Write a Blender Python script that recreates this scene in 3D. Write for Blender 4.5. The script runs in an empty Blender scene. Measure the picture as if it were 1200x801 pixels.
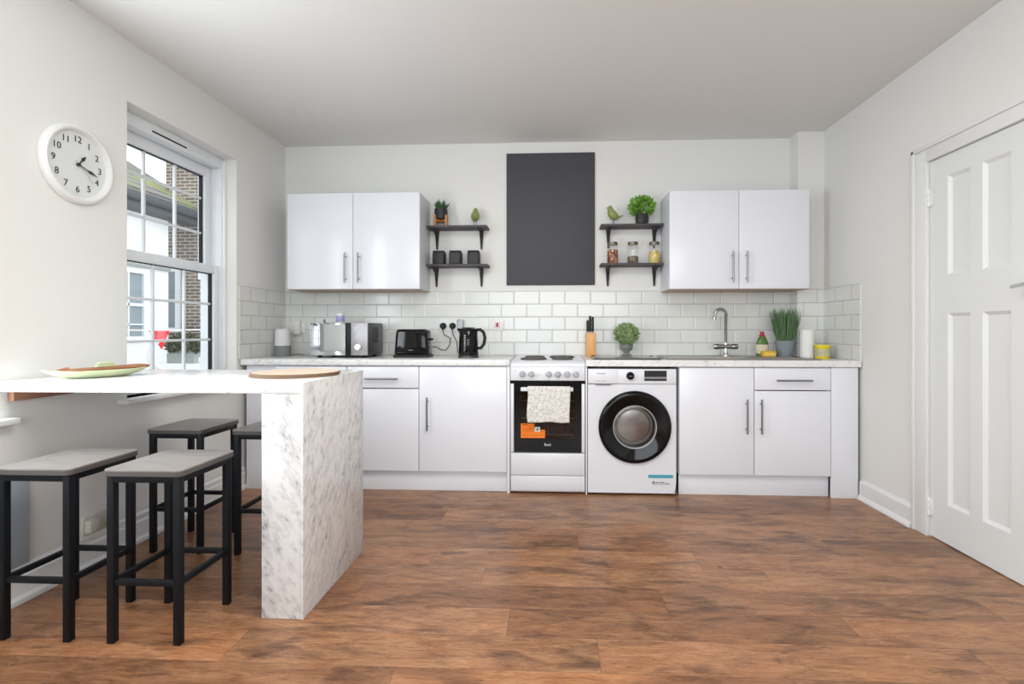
import bpy, bmesh, math, random
from mathutils import Vector, Matrix
R = math.radians
PI = math.pi
C = bpy.context.scene.collection
random.seed(7)

# ------------------------------------------------------------------ geometry helpers
class MB:
    """collects shapes; becomes ONE mesh object"""
    def __init__(s):
        s.v = []; s.f = []
    def add(s, vs, fs):
        n = len(s.v)
        s.v += [tuple(v) for v in vs]
        s.f += [tuple(i + n for i in f) for f in fs]
        return s
    def box(s, x0, x1, y0, y1, z0, z1, b=0.0, seg=2, M=None):
        if b <= 0 and M is None:
            vs = [(x, y, z) for x in (x0, x1) for y in (y0, y1) for z in (z0, z1)]
            fs = [(0, 1, 3, 2), (4, 6, 7, 5), (0, 4, 5, 1), (2, 3, 7, 6), (0, 2, 6, 4), (1, 5, 7, 3)]
            return s.add(vs, fs)
        bm = bmesh.new()
        bmesh.ops.create_cube(bm, size=1)
        bmesh.ops.scale(bm, vec=(x1 - x0, y1 - y0, z1 - z0), verts=bm.verts)
        if b > 0:
            bmesh.ops.bevel(bm, geom=list(bm.edges), offset=b, segments=seg, affect='EDGES', profile=.5)
        bmesh.ops.translate(bm, vec=((x0 + x1) / 2, (y0 + y1) / 2, (z0 + z1) / 2), verts=bm.verts)
        if M is not None:
            bmesh.ops.transform(bm, matrix=M, verts=bm.verts)
        s.bm(bm); return s
    def bm(s, bm):
        bm.verts.index_update()
        s.add([v.co.copy() for v in bm.verts], [[v.index for v in f.verts] for f in bm.faces])
        bm.free()
    def lathe(s, prof, c=(0, 0, 0), n=32, axis='Z', M=None, sx=1, sy=1):
        vs = []; fs = []
        m = len(prof)
        for i in range(n):
            a = 2 * PI * i / n
            for r, h in prof:
                p = (r * math.cos(a) * sx, r * math.sin(a) * sy, h)
                if axis == 'Y': p = (p[0], h, p[1])
                elif axis == 'X': p = (h, p[0], p[1])
                p = Vector(p)
                if M is not None: p = M @ p
                vs.append((p[0] + c[0], p[1] + c[1], p[2] + c[2]))
        for i in range(n):
            j = (i + 1) % n
            for k in range(m - 1):
                fs.append((i * m + k, j * m + k, j * m + k + 1, i * m + k + 1))
        if prof[0][0] > 1e-6: fs.append(tuple(i * m for i in range(n))[::-1])
        if prof[-1][0] > 1e-6: fs.append(tuple(i * m + m - 1 for i in range(n)))
        if axis in 'Y': fs = [f[::-1] for f in fs]
        return s.add(vs, fs)
    def ring(s, prof, c=(0, 0, 0), n=48, axis='Z'):
        """closed profile swept round"""
        vs = []; fs = []; m = len(prof)
        for i in range(n):
            a = 2 * PI * i / n
            for r, h in prof:
                p = (r * math.cos(a), r * math.sin(a), h)
                if axis == 'Y': p = (p[0], h, p[1])
                elif axis == 'X': p = (h, p[0], p[1])
                vs.append((p[0] + c[0], p[1] + c[1], p[2] + c[2]))
        for i in range(n):
            j = (i + 1) % n
            for k in range(m):
                l = (k + 1) % m
                fs.append((i * m + k, j * m + k, j * m + l, i * m + l))
        return s.add(vs, fs)
    def tube(s, pts, r, n=8, cap=True):
        pts = [Vector(p) for p in pts]
        rr = r if isinstance(r, (list, tuple)) else [r] * len(pts)
        vs = []; fs = []
        t0 = (pts[1] - pts[0]).normalized()
        up = Vector((0, 0, 1)) if abs(t0.z) < .9 else Vector((1, 0, 0))
        u = t0.cross(up).normalized()
        for i, p in enumerate(pts):
            t = (pts[min(i + 1, len(pts) - 1)] - pts[max(i - 1, 0)]).normalized()
            u = (u - t * u.dot(t)).normalized()
            w = t.cross(u)
            for k in range(n):
                a = 2 * PI * k / n
                vs.append(p + (u * math.cos(a) + w * math.sin(a)) * rr[i])
        for i in range(len(pts) - 1):
            for k in range(n):
                l = (k + 1) % n
                fs.append((i * n + k, i * n + l, (i + 1) * n + l, (i + 1) * n + k))
        if cap:
            fs.append(tuple(range(n))[::-1]); fs.append(tuple((len(pts) - 1) * n + k for k in range(n)))
        return s.add(vs, fs)
    def prism(s, poly, d0, d1, plane='XZ'):
        """polygon in a plane, extruded along the third axis"""
        def P(a, b, d):
            return {'XZ': (a, d, b), 'YZ': (d, a, b), 'XY': (a, b, d)}[plane]
        n = len(poly)
        vs = [P(a, b, d0) for a, b in poly] + [P(a, b, d1) for a, b in poly]
        fs = [tuple(range(n)), tuple(range(2 * n - 1, n - 1, -1))]
        fs += [(i, i + n, (i + 1) % n + n, (i + 1) % n) for i in range(n)]
        return s.add(vs, fs)
    def text(s, txt, size, M, depth=.0006, align='CENTER'):
        cu = bpy.data.curves.new('t', 'FONT'); cu.body = txt; cu.size = size
        cu.align_x = align; cu.align_y = 'CENTER'; cu.extrude = depth; cu.resolution_u = 3
        ob = bpy.data.objects.new('t', cu); C.objects.link(ob)
        bpy.context.view_layer.update()
        me = bpy.data.meshes.new_from_object(ob.evaluated_get(bpy.context.evaluated_depsgraph_get()))
        s.add([M @ v.co for v in me.vertices], [tuple(p.vertices) for p in me.polygons])
        bpy.data.objects.remove(ob); bpy.data.curves.remove(cu); bpy.data.meshes.remove(me)
        return s

def arc(cx, cz, r, a0, a1, n=10):
    return [(cx + r * math.cos(R(a0 + (a1 - a0) * i / n)), cz + r * math.sin(R(a0 + (a1 - a0) * i / n))) for i in range(n + 1)]

def rootloc(o):
    while o.parent: o = o.parent
    return Vector(o.location)

def mesh_obj(name, mb, mat, off=Vector((0, 0, 0)), smooth=40):
    me = bpy.data.meshes.new(name)
    me.from_pydata([tuple(Vector(v) - off) for v in mb.v], [], mb.f)
    me.validate()
    b = bmesh.new(); b.from_mesh(me)
    bmesh.ops.recalc_face_normals(b, faces=b.faces); b.to_mesh(me); b.free()
    if smooth:
        me.shade_smooth(); me.set_sharp_from_angle(angle=R(smooth))
    me.materials.append(mat)
    o = bpy.data.objects.new(name, me); C.objects.link(o)
    return o
def thing(name, label, cat, loc, group=None):
    o = bpy.data.objects.new(name, None); o.empty_display_size = .05; C.objects.link(o)
    o.location = loc; o['label'] = label; o['category'] = cat
    if group: o['group'] = group
    return o
def part(name, mb, mat, parent, label=None, smooth=40):
    """mb is in world coordinates of the thing as first built"""
    o = mesh_obj(name, mb, mat, rootloc(parent), smooth); o.parent = parent
    if label: o['label'] = label
    return o
def single(name, mb, mat, label, cat, loc=(0, 0, 0), group=None, smooth=40):
    o = mesh_obj(name, mb, mat, Vector(loc), smooth); o.location = loc
    o['label'] = label; o['category'] = cat
    if group: o['group'] = group
    return o
def struct(name, mb, mat, parent=None, smooth=40):
    o = mesh_obj(name, mb, mat, rootloc(parent) if parent else Vector((0, 0, 0)), smooth)
    if parent: o.parent = parent
    else: o['kind'] = 'structure'
    return o
def copy_tree(o, parent=None):
    c = o.copy(); C.objects.link(c)
    if parent: c.parent = parent
    for ch in list(o.children): copy_tree(ch, c)
    return c
def dup(o, loc, label, group=None):
    c = copy_tree(o); c.location = loc; c['label'] = label
    if group: c['group'] = group
    return c

# ------------------------------------------------------------------ materials
def srgb(r, g, b):
    f = lambda c: c / 12.92 if c <= .04045 else ((c + .055) / 1.055) ** 2.4
    return (f(r / 255), f(g / 255), f(b / 255), 1)
def mat(name, col, rough=.5, metal=0, spec=.5, coat=0, var=0.0, vscale=6, bump=0, bscale=60, trans=0, alpha=1, emit=0):
    m = bpy.data.materials.new(name); m.use_nodes = True
    nt = m.node_tree; p = nt.nodes['Principled BSDF']
    p.inputs['Base Color'].default_value = col
    p.inputs['Roughness'].default_value = rough
    p.inputs['Metallic'].default_value = metal
    p.inputs['Specular IOR Level'].default_value = spec
    p.inputs['Coat Weight'].default_value = coat
    p.inputs['Transmission Weight'].default_value = trans
    tc = nt.nodes.new('ShaderNodeTexCoord')
    n = nt.nodes.new('ShaderNodeTexNoise'); n.inputs['Scale'].default_value = vscale; n.inputs['Detail'].default_value = 5
    nt.links.new(tc.outputs['Object'], n.inputs['Vector'])
    if var:
        mx = nt.nodes.new('ShaderNodeMix'); mx.data_type = 'RGBA'
        mx.inputs[6].default_value = tuple(c * (1 - var) for c in col[:3]) + (1,)
        mx.inputs[7].default_value = tuple(min(1, c * (1 + var)) for c in col[:3]) + (1,)
        nt.links.new(n.outputs['Fac'], mx.inputs[0]); nt.links.new(mx.outputs[2], p.inputs['Base Color'])
    if bump:
        n2 = nt.nodes.new('ShaderNodeTexNoise'); n2.inputs['Scale'].default_value = bscale; n2.inputs['Detail'].default_value = 6
        nt.links.new(tc.outputs['Object'], n2.inputs['Vector'])
        bp = nt.nodes.new('ShaderNodeBump'); bp.inputs['Strength'].default_value = bump; bp.inputs['Distance'].default_value = .01
        nt.links.new(n2.outputs['Fac'], bp.inputs['Height']); nt.links.new(bp.outputs['Normal'], p.inputs['Normal'])
    return m
class NT:
    def __init__(s, name):
        s.m = bpy.data.materials.new(name); s.m.use_nodes = True
        s.t = s.m.node_tree; s.p = s.t.nodes['Principled BSDF']
    def n(s, typ, **kw):
        x = s.t.nodes.new(typ)
        for k, v in kw.items(): setattr(x, k, v)
        return x
    def l(s, a, b): s.t.links.new(a, b)
    def math(s, op, a, b=None):
        x = s.n('ShaderNodeMath', operation=op)
        for i, v in enumerate((a, b)):
            if v is None: continue
            if isinstance(v, (int, float)): x.inputs[i].default_value = v
            else: s.l(v, x.inputs[i])
        return x.outputs[0]
    def comb(s, *v):
        x = s.n('ShaderNodeCombineXYZ')
        for i, a in enumerate(v):
            if isinstance(a, (int, float)): x.inputs[i].default_value = a
            else: s.l(a, x.inputs[i])
        return x.outputs[0]
    def xyz(s):
        tc = s.n('ShaderNodeTexCoord'); sp = s.n('ShaderNodeSeparateXYZ'); s.l(tc.outputs['Object'], sp.inputs[0])
        return tc.outputs['Object'], sp.outputs
    def noise(s, vec, scale, detail=4, rough=.5, dist=0):
        x = s.n('ShaderNodeTexNoise'); x.inputs['Scale'].default_value = scale; x.inputs['Detail'].default_value = detail
        x.inputs['Roughness'].default_value = rough; x.inputs['Distortion'].default_value = dist
        s.l(vec, x.inputs['Vector']); return x.outputs['Fac']
    def ramp(s, fac, stops):
        x = s.n('ShaderNodeValToRGB'); el = x.color_ramp.elements
        while len(el) < len(stops): el.new(.5)
        for e, (p, c) in zip(el, stops): e.position = p; e.color = c
        s.l(fac, x.inputs[0]); return x.outputs[0]
    def mix(s, fac, a, b, blend='MIX'):
        x = s.n('ShaderNodeMix', data_type='RGBA', blend_type=blend)
        for i, v in ((0, fac), (6, a), (7, b)):
            if isinstance(v, (int, float)): x.inputs[i].default_value = v
            elif isinstance(v, tuple): x.inputs[i].default_value = v
            else: s.l(v, x.inputs[i])
        return x.outputs[2]
    def bump(s, h, strength=.3, dist=.01):
        x = s.n('ShaderNodeBump'); x.inputs['Strength'].default_value = strength; x.inputs['Distance'].default_value = dist
        s.l(h, x.inputs['Height']); s.l(x.outputs[0], s.p.inputs['Normal'])

def floor_mat():
    t = NT('oak_plank_laminate'); vec, o = t.xyz()
    W, L = .185, 1.28
    yr = t.math('DIVIDE', o[1], W); row = t.math('FLOOR', yr)
    wn = t.n('ShaderNodeTexWhiteNoise', noise_dimensions='1D'); t.l(row, wn.inputs['W'])
    xs = t.math('ADD', t.math('DIVIDE', o[0], L), wn.outputs['Value']); col = t.math('FLOOR', xs)
    wn2 = t.n('ShaderNodeTexWhiteNoise', noise_dimensions='2D'); t.l(t.comb(row, col, 0), wn2.inputs['Vector'])
    pid = wn2.outputs['Value']
    off = t.math('MULTIPLY', pid, 37)
    g1 = t.noise(t.comb(t.math('MULTIPLY', o[0], 2.4), t.math('MULTIPLY', o[1], 12), off), 2.0, 9, .68, 1.0)
    g2 = t.noise(t.comb(t.math('MULTIPLY', o[0], 9), t.math('MULTIPLY', o[1], 95), off), 2.0, 6, .68, .6)
    g3 = t.noise(t.comb(t.math('MULTIPLY', o[0], 2.2), t.math('MULTIPLY', o[1], 5), off), 1.3, 3, .5, .5)
    f = t.math('ADD', t.math('MULTIPLY', g1, .54), t.math('ADD', t.math('MULTIPLY', g2, .48), t.math('MULTIPLY', g3, .26)))
    f = t.math('ADD', f, t.math('MULTIPLY', t.math('SUBTRACT', pid, .5), .09))
    c = t.ramp(f, [(.40, srgb(88, 58, 42)), (.55, srgb(138, 97, 68)), (.66, srgb(165, 121, 87)), (.84, srgb(192, 152, 116))])
    tint = t.ramp(wn2.outputs['Value'], [(0, srgb(205, 190, 180)), (.5, srgb(255, 255, 255)), (1, srgb(255, 226, 205))])
    c = t.mix(.5, c, tint, 'MULTIPLY')
    g4 = t.noise(t.comb(t.math('MULTIPLY', o[0], 1.0), t.math('MULTIPLY', o[1], 2.6), off), 3.2, 4, .6, .6)
    c = t.mix(1.0, c, t.ramp(g4, [(.30, srgb(170, 164, 164)), (.5, srgb(246, 244, 242)), (.7, srgb(255, 246, 230))]), 'MULTIPLY')
    g5 = t.noise(t.comb(t.math('MULTIPLY', o[0], 9), t.math('MULTIPLY', o[1], 60), off), 3.0, 3, .7, .8)
    c = t.mix(1.0, c, t.ramp(g5, [(.28, srgb(190, 182, 178)), (.44, srgb(255, 255, 255)), (1, srgb(255, 255, 255))]), 'MULTIPLY')
    # knots
    vo = t.n('ShaderNodeTexVoronoi'); vo.inputs['Scale'].default_value = 1.0
    nv = t.noise(vec, 14, 3)
    t.l(t.comb(t.math('ADD', t.math('MULTIPLY', o[0], 2.2), t.math('MULTIPLY', nv, .5)), t.math('ADD', t.math('MULTIPLY', o[1], 6.5), t.math('MULTIPLY', nv, .35)), off), vo.inputs['Vector'])
    k = t.ramp(vo.outputs['Distance'], [(.0, (1, 1, 1, 1)), (.20, (0, 0, 0, 1))])
    kk = t.math('MULTIPLY', k, t.math('GREATER_THAN', g3, .5))
    c = t.mix(t.math('MULTIPLY', kk, .75), c, srgb(48, 27, 17))
    fy = t.math('FRACT', yr); fx = t.math('FRACT', xs)
    gap = t.math('MAXIMUM', t.math('LESS_THAN', fy, .012), t.math('LESS_THAN', fx, .0022))
    c = t.mix(t.math('MULTIPLY', gap, .4), c, srgb(50, 32, 21))
    t.l(c, t.p.inputs['Base Color'])
    rr = t.math('ADD', .24, t.math('MULTIPLY', g2, .16)); t.l(rr, t.p.inputs['Roughness'])
    t.p.inputs['Specular IOR Level'].default_value = .45
    t.bump(t.math('SUBTRACT', t.math('MULTIPLY', g2, .3), gap), .12, .004)
    return t.m
def marble_mat(name, base, vein, scale=1.0, rough=.25, d=(-.5, .5, .75), pos=(.36, .46, .54)):
    t = NT(name); vec, o = t.xyz()
    d = Vector(d).normalized(); e1 = d.cross(Vector((0, 0, 1))).normalized(); e2 = d.cross(e1)
    def dot(v, k):
        x = t.n('ShaderNodeVectorMath', operation='DOT_PRODUCT'); t.l(vec, x.inputs[0]); x.inputs[1].default_value = tuple(v)
        return t.math('MULTIPLY', x.outputs['Value'], k * scale)
    q = t.comb(dot(d, .14), dot(e1, 1), dot(e2, 1)); q2 = t.comb(dot(d, .18), dot(e1, 1), dot(e2, 1))
    n1 = t.noise(q, 36, 5, .58, .3)
    n2 = t.noise(q2, 90, 3, .5, .2)
    n3 = t.noise(vec, 3.5, 3, .5, 0)
    f = t.math('ADD', t.math('MULTIPLY', n1, .50), t.math('ADD', t.math('MULTIPLY', n2, .24), t.math('MULTIPLY', n3, .26)))
    c = t.ramp(f, [(pos[0], vein), (pos[1], tuple(v * .35 + b * .65 for v, b in zip(vein, base))), (pos[2], base), (1, base)])
    t.l(c, t.p.inputs['Base Color']); t.p.inputs['Roughness'].default_value = rough
    return t.m
def tile_mat(name, ax, shift=0.0, z0=.908):
    t = NT(name); vec, o = t.xyz()
    u = t.math('ADD', o[ax], shift); v = t.math('SUBTRACT', o[2], z0 - 5 * .1015)
    br = t.n('ShaderNodeTexBrick'); br.offset = .5; br.offset_frequency = 2; br.squash = 1
    br.inputs['Scale'].default_value = 1; br.inputs['Mortar Size'].default_value = .0012; br.inputs['Mortar Smooth'].default_value = 0
    br.inputs['Brick Width'].default_value = .2022; br.inputs['Row Height'].default_value = .1015; br.inputs['Bias'].default_value = 0
    br.inputs['Color1'].default_value = srgb(222, 224, 221); br.inputs['Color2'].default_value = srgb(228, 229, 226)
    br.inputs['Mortar'].default_value = srgb(128, 126, 122)
    t.l(t.comb(u, v, 0), br.inputs['Vector']); t.l(br.outputs['Color'], t.p.inputs['Base Color'])
    b2 = t.n('ShaderNodeTexBrick'); b2.offset = .5; b2.offset_frequency = 2
    b2.inputs['Scale'].default_value = 1; b2.inputs['Mortar Size'].default_value = .010; b2.inputs['Mortar Smooth'].default_value = 1
    b2.inputs['Brick Width'].default_value = .2022; b2.inputs['Row Height'].default_value = .1015
    t.l(t.comb(u, v, 0), b2.inputs['Vector'])
    t.p.inputs['Roughness'].default_value = .16
    t.bump(t.math('MULTIPLY', b2.outputs['Fac'], -1), .3, .006)
    return t.m
def brick_mat():
    t = NT('outdoor_brick'); vec, o = t.xyz()
    br = t.n('ShaderNodeTexBrick'); br.offset = .5
    br.inputs['Scale'].default_value = 1; br.inputs['Mortar Size'].default_value = .009
    br.inputs['Brick Width'].default_value = .17; br.inputs['Row Height'].default_value = .056
    br.inputs['Color1'].default_value = srgb(112, 90, 80); br.inputs['Color2'].default_value = srgb(76, 66, 64)
    br.inputs['Mortar'].default_value = srgb(200, 196, 190)
    t.l(t.comb(t.math('ADD', o[0], o[1]), o[2], 0), br.inputs['Vector'])
    n = t.noise(vec, 3, 4)
    t.l(t.mix(.35, br.outputs['Color'], t.ramp(n, [(.3, srgb(104, 90, 84)), (.7, srgb(170, 158, 146))]), 'MIX'), t.p.inputs['Base Color'])
    t.p.inputs['Roughness'].default_value = .9; return t.m
def roof_mat():
    t = NT('outdoor_roof_tiles'); vec, o = t.xyz()
    f = t.math('FRACT', t.math('MULTIPLY', o[2], 6.5))
    c = t.ramp(f, [(0, srgb(60, 58, 58)), (.25, srgb(120, 116, 112)), (1, srgb(150, 146, 140))])
    moss = t.noise(vec, 1.6, 4)
    low = t.ramp(o[2], [(0, (1, 1, 1, 1)), (1, (1, 1, 1, 1))])
    c = t.mix(t.ramp(moss, [(.45, (0, 0, 0, 1)), (.6, (1, 1, 1, 1))]), c, srgb(140, 150, 80))
    t.l(c, t.p.inputs['Base Color']); t.p.inputs['Roughness'].default_value = .9; return t.m
def wood_mat(name, c0, c1, ax=2, scale=14, rough=.5, coat=0):
    t = NT(name); vec, o = t.xyz()
    s = [scale] * 3; s[ax] = scale * .12
    n = t.noise(t.comb(*[t.math('MULTIPLY', o[i], s[i]) for i in range(3)]), 2, 6, .6, .8)
    t.l(t.ramp(n, [(.3, c0), (.7, c1)]), t.p.inputs['Base Color'])
    t.p.inputs['Roughness'].default_value = rough; t.p.inputs['Coat Weight'].default_value = coat
    return t.m
def speckle_mat(name, cols, scale=120, rough=.6):
    t = NT(name); vec, o = t.xyz()
    v = t.n('ShaderNodeTexVoronoi'); v.inputs['Scale'].default_value = scale; t.l(vec, v.inputs['Vector'])
    sp = t.n('ShaderNodeSeparateColor'); t.l(v.outputs['Color'], sp.inputs[0])
    n = len(cols)
    x = t.n('ShaderNodeValToRGB'); x.color_ramp.interpolation = 'CONSTANT'; el = x.color_ramp.elements
    while len(el) < n: el.new(.5)
    for i, c in enumerate(cols): el[i].position = i / n; el[i].color = c
    t.l(sp.outputs[0], x.inputs[0]); t.l(x.outputs[0], t.p.inputs['Base Color'])
    t.p.inputs['Roughness'].default_value = rough; t.bump(v.outputs['Distance'], .4, .003); return t.m
def glass_mat(name, tint=(1, 1, 1, 1), gloss=1.0):
    m = bpy.data.materials.new(name); m.use_nodes = True; nt = m.node_tree; nt.nodes.clear()
    out = nt.nodes.new('ShaderNodeOutputMaterial'); tr = nt.nodes.new('ShaderNodeBsdfTransparent'); tr.inputs[0].default_value = tint
    gl = nt.nodes.new('ShaderNodeBsdfGlossy'); gl.inputs['Roughness'].default_value = .02
    fr = nt.nodes.new('ShaderNodeLayerWeight'); fr.inputs['Blend'].default_value = .5
    pw = nt.nodes.new('ShaderNodeMath'); pw.operation = 'POWER'; pw.inputs[1].default_value = 5
    nt.links.new(fr.outputs['Facing'], pw.inputs[0])
    ml = nt.nodes.new('ShaderNodeMath'); ml.operation = 'MULTIPLY_ADD'; ml.inputs[1].default_value = gloss * .8; ml.inputs[2].default_value = gloss * .035
    mx = nt.nodes.new('ShaderNodeMixShader')
    nt.links.new(pw.outputs[0], ml.inputs[0]); nt.links.new(ml.outputs[0], mx.inputs[0])
    nt.links.new(tr.outputs[0], mx.inputs[1]); nt.links.new(gl.outputs[0], mx.inputs[2]); nt.links.new(mx.outputs[0], out.inputs[0])
    return m
def towel_mat():
    t = NT('white_patterned_towel'); vec, o = t.xyz()
    ck = t.n('ShaderNodeTexVoronoi'); ck.inputs['Scale'].default_value = 150; t.l(vec, ck.inputs['Vector'])
    n = t.noise(vec, 55, 3)
    f = t.math('MULTIPLY', t.math('GREATER_THAN', ck.outputs['Distance'], .5), t.math('GREATER_THAN', n, .5))
    t.l(t.mix(t.math('MULTIPLY', f, .55), srgb(228, 226, 222), srgb(160, 153, 148)), t.p.inputs['Base Color'])
    t.p.inputs['Roughness'].default_value = .95; return t.m
def seat_mat():
    t = NT('grey_wood_effect_seat'); vec, o = t.xyz()
    n = t.noise(t.comb(t.math('MULTIPLY', o[0], 3), t.math('MULTIPLY', o[1], 40), o[2]), 3, 6, .6, .6)
    t.l(t.ramp(n, [(.3, srgb(118, 113, 110)), (.7, srgb(158, 151, 146))]), t.p.inputs['Base Color'])
    t.p.inputs['Roughness'].default_value = .32; t.p.inputs['Specular IOR Level'].default_value = .6; return t.m

M = dict(
    wall=mat('wall_paint', srgb(232, 232, 229), .75, spec=.3, bump=.05, bscale=35),
    ceil=mat('ceiling_paint', srgb(230, 230, 229), .85, spec=.2, bump=.12, bscale=9),
    trim=mat('white_gloss_paint', srgb(232, 233, 233), .35),
    door=mat('door_paint', srgb(228, 231, 231), .4),
    upvc=mat('white_upvc', srgb(232, 236, 240), .3),
    floor=floor_mat(),
    marble=marble_mat('carrara_laminate', srgb(228, 228, 228), srgb(150, 152, 156), pos=(.36, .44, .545)),
    topmarble=marble_mat('worktop_laminate', srgb(236, 236, 235), srgb(180, 180, 182), d=(.9, .3, .45), pos=(.36, .42, .49), scale=1.7),
    cab=mat('white_gloss_cabinet', srgb(234, 236, 243), .22, spec=.5),
    carc=mat('cabinet_carcass', srgb(222, 224, 230), .45),
    tan=mat('tan_underside', srgb(190, 166, 146), .5),
    steel=mat('brushed_steel', srgb(146, 146, 146), .3, metal=1),
    tapchrome=mat('tap_chrome', srgb(168, 166, 162), .16, metal=1),
    chrome=mat('chrome', srgb(215, 215, 215), .08, metal=1),
    sink=mat('sink_steel', srgb(165, 162, 158), .3, metal=1),
    black=mat('black_plastic', srgb(18, 19, 21), .4, spec=.3),
    gblack=mat('gloss_black', srgb(9, 10, 12), .06, spec=.28),
    frame=mat('black_powdercoat', srgb(15, 18, 23), .5, spec=.25),
    seat=seat_mat(), edge=mat('seat_edge_grey', srgb(84, 80, 78), .5),
    chalk=mat('dark_grey_panel', srgb(72, 71, 77), .65, var=.03, vscale=3),
    shelf=mat('shelf_dark_grey', srgb(78, 74, 78), .6), iron=mat('shelf_iron', srgb(28, 27, 31), .5),
    pot=mat('matte_black_pot', srgb(42, 43, 46), .55), pwood=mat('stand_wood', srgb(190, 128, 66), .5, var=.15, vscale=40),
    bird=mat('green_glaze', srgb(142, 150, 88), .4, var=.2, vscale=40), wire=mat('dark_wire', srgb(40, 38, 34), .5),
    succ=mat('succulent_leaf', srgb(52, 92, 52), .5, var=.35, vscale=50),
    bright=mat('bright_leaf', srgb(120, 172, 62), .5, var=.4, vscale=45),
    topi=mat('topiary_leaf', srgb(146, 168, 114), .6, var=.35, vscale=60),
    chive=mat('chive_blade', srgb(92, 124, 84), .5, var=.5, vscale=30),
    soil=mat('soil', srgb(50, 38, 28), .95),
    stone=mat('grey_stone', srgb(128, 130, 128), .85, var=.2, vscale=50),
    gpot=mat('blue_grey_pot', srgb(132, 142, 148), .6),
    glass=glass_mat('clear_glass'), pane=glass_mat('window_glass', (.97, .98, .98, 1), .8),
    ovenglass=glass_mat('oven_glass', (.75, .66, .58, 1), .5),
    lidm=mat('tin_lid', srgb(120, 112, 96), .35, metal=.8),
    pasta=speckle_mat('mixed_brown_nuts', [srgb(120, 66, 36), srgb(150, 92, 54), srgb(86, 46, 26), srgb(206, 150, 120), srgb(134, 80, 40)], 75),
    seeds=speckle_mat('brown_grey_seeds', [srgb(110, 92, 74), srgb(84, 70, 56), srgb(150, 132, 108), srgb(96, 80, 66)], 110),
    pop=speckle_mat('yellow_kernels', [srgb(220, 200, 120), srgb(232, 214, 160), srgb(196, 164, 70), srgb(214, 190, 100)], 85),
    knifewood=wood_mat('beech_block', srgb(214, 156, 94), srgb(232, 178, 114), 2, 30, .45),
    board=wood_mat('brown_board', srgb(120, 72, 44), srgb(168, 110, 74), 0, 30, .5),
    matwood=wood_mat('pale_round_wood', srgb(214, 188, 164), srgb(232, 212, 192), 0, 24, .45),
    matedge=mat('placemat_edge', srgb(128, 100, 76), .6),
    batten=wood_mat('raw_batten', srgb(146, 104, 80), srgb(176, 132, 104), 1, 20, .7),
    green=mat('green_ceramic', srgb(198, 206, 166), .25, var=.15, vscale=20),
    white=mat('white_plastic', srgb(232, 232, 230), .35), wfab=mat('white_mesh_fabric', srgb(226, 227, 228), .8),
    gfab=mat('grey_mesh_fabric', srgb(134, 137, 140), .85),
    enam=mat('white_enamel', srgb(230, 232, 238), .2), plate=mat('hotplate_iron', srgb(84, 81, 78), .6),
    knob=mat('grey_white_knob', srgb(186, 188, 194), .35),
    cavity=mat('oven_cavity', srgb(112, 84, 66), .6), rack=mat('rack_wire', srgb(190, 180, 168), .35, metal=.5),
    orange=mat('orange_sticker', srgb(245, 128, 20), .6), brownink=mat('sticker_ink', srgb(120, 70, 20), .7),
    silver=mat('mirror_silver', srgb(205, 208, 210), .06, metal=1), msilver=mat('speckled_silver', srgb(172, 170, 172), .42, metal=.8, var=.35, vscale=110),
    dgrey=mat('dark_grey_metal', srgb(72, 74, 78), .35, metal=.4),
    glassrim=mat('pale_glass_ridge', srgb(150, 152, 154), .15, metal=.6),
    drum=mat('drum_steel', srgb(150, 147, 144), .22, metal=1, var=.4, vscale=22), bowl=glass_mat('washer_door_bowl', (.85, .85, .85, 1), 2.2), teal=mat('teal_sticker', srgb(70, 166, 184), .5), ink=mat('grey_ink', srgb(112, 114, 124), .6),
    darkglass=mat('dark_display', srgb(38, 44, 46), .1),
    towel=towel_mat(), paper=mat('paper_roll', srgb(238, 238, 236), .95, bump=.2, bscale=90),
    yellow=mat('yellow_tub', srgb(226, 206, 40), .4), ylabel=mat('pale_tub_label', srgb(190, 186, 150), .5, var=.4, vscale=60),
    purple=mat('lilac_label', srgb(166, 164, 212), .5, var=.3, vscale=60),
    liquid=mat('green_bottle', srgb(84, 120, 52), .2), red=mat('red_cap', srgb(176, 26, 44), .35), blabel=mat('bottle_label', srgb(214, 206, 180), .5, var=.4, vscale=70),
    sponge=mat('yellow_sponge', srgb(236, 188, 60), .9, bump=.5, bscale=200), spband=mat('pale_print', srgb(244, 214, 120), .8),
    gboard=glass_mat('grey_glass_board', (.42, .43, .44, 1), 1.0),
    gunder=mat('grey_board_glass', srgb(120, 122, 122), .12),
    clockface=mat('clock_dial', srgb(222, 226, 226), .6), ink2=mat('black_ink', srgb(40, 44, 46), .5),
    socket=mat('cream_socket', srgb(206, 204, 192), .4), redp=mat('switch_pink_surround', srgb(232, 196, 202), .5), dred=mat('switch_rocker', srgb(110, 20, 34), .4),
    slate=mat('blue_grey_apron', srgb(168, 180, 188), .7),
    render=mat('outdoor_white_render', srgb(238, 240, 242), .9), brick=brick_mat(), roof=roof_mat(), gutter=mat('dark_gutter', srgb(72, 76, 80), .6),
    outglass=mat('outdoor_window_glass', srgb(140, 152, 158), .12), ground=mat('outdoor_paving', srgb(170, 170, 168), .9),
    flag=mat('red_pennant_cloth', srgb(214, 24, 40), .8), wflag=mat('white_pennant_cloth', srgb(236, 236, 236), .8),
    hedge=mat('dark_outdoor_leaf', srgb(92, 94, 74), .8, var=.5, vscale=20), trough=mat('grey_trough', srgb(150, 156, 152), .8),
    soffit=mat('cream_soffit', srgb(206, 204, 192), .7),
)

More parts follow.
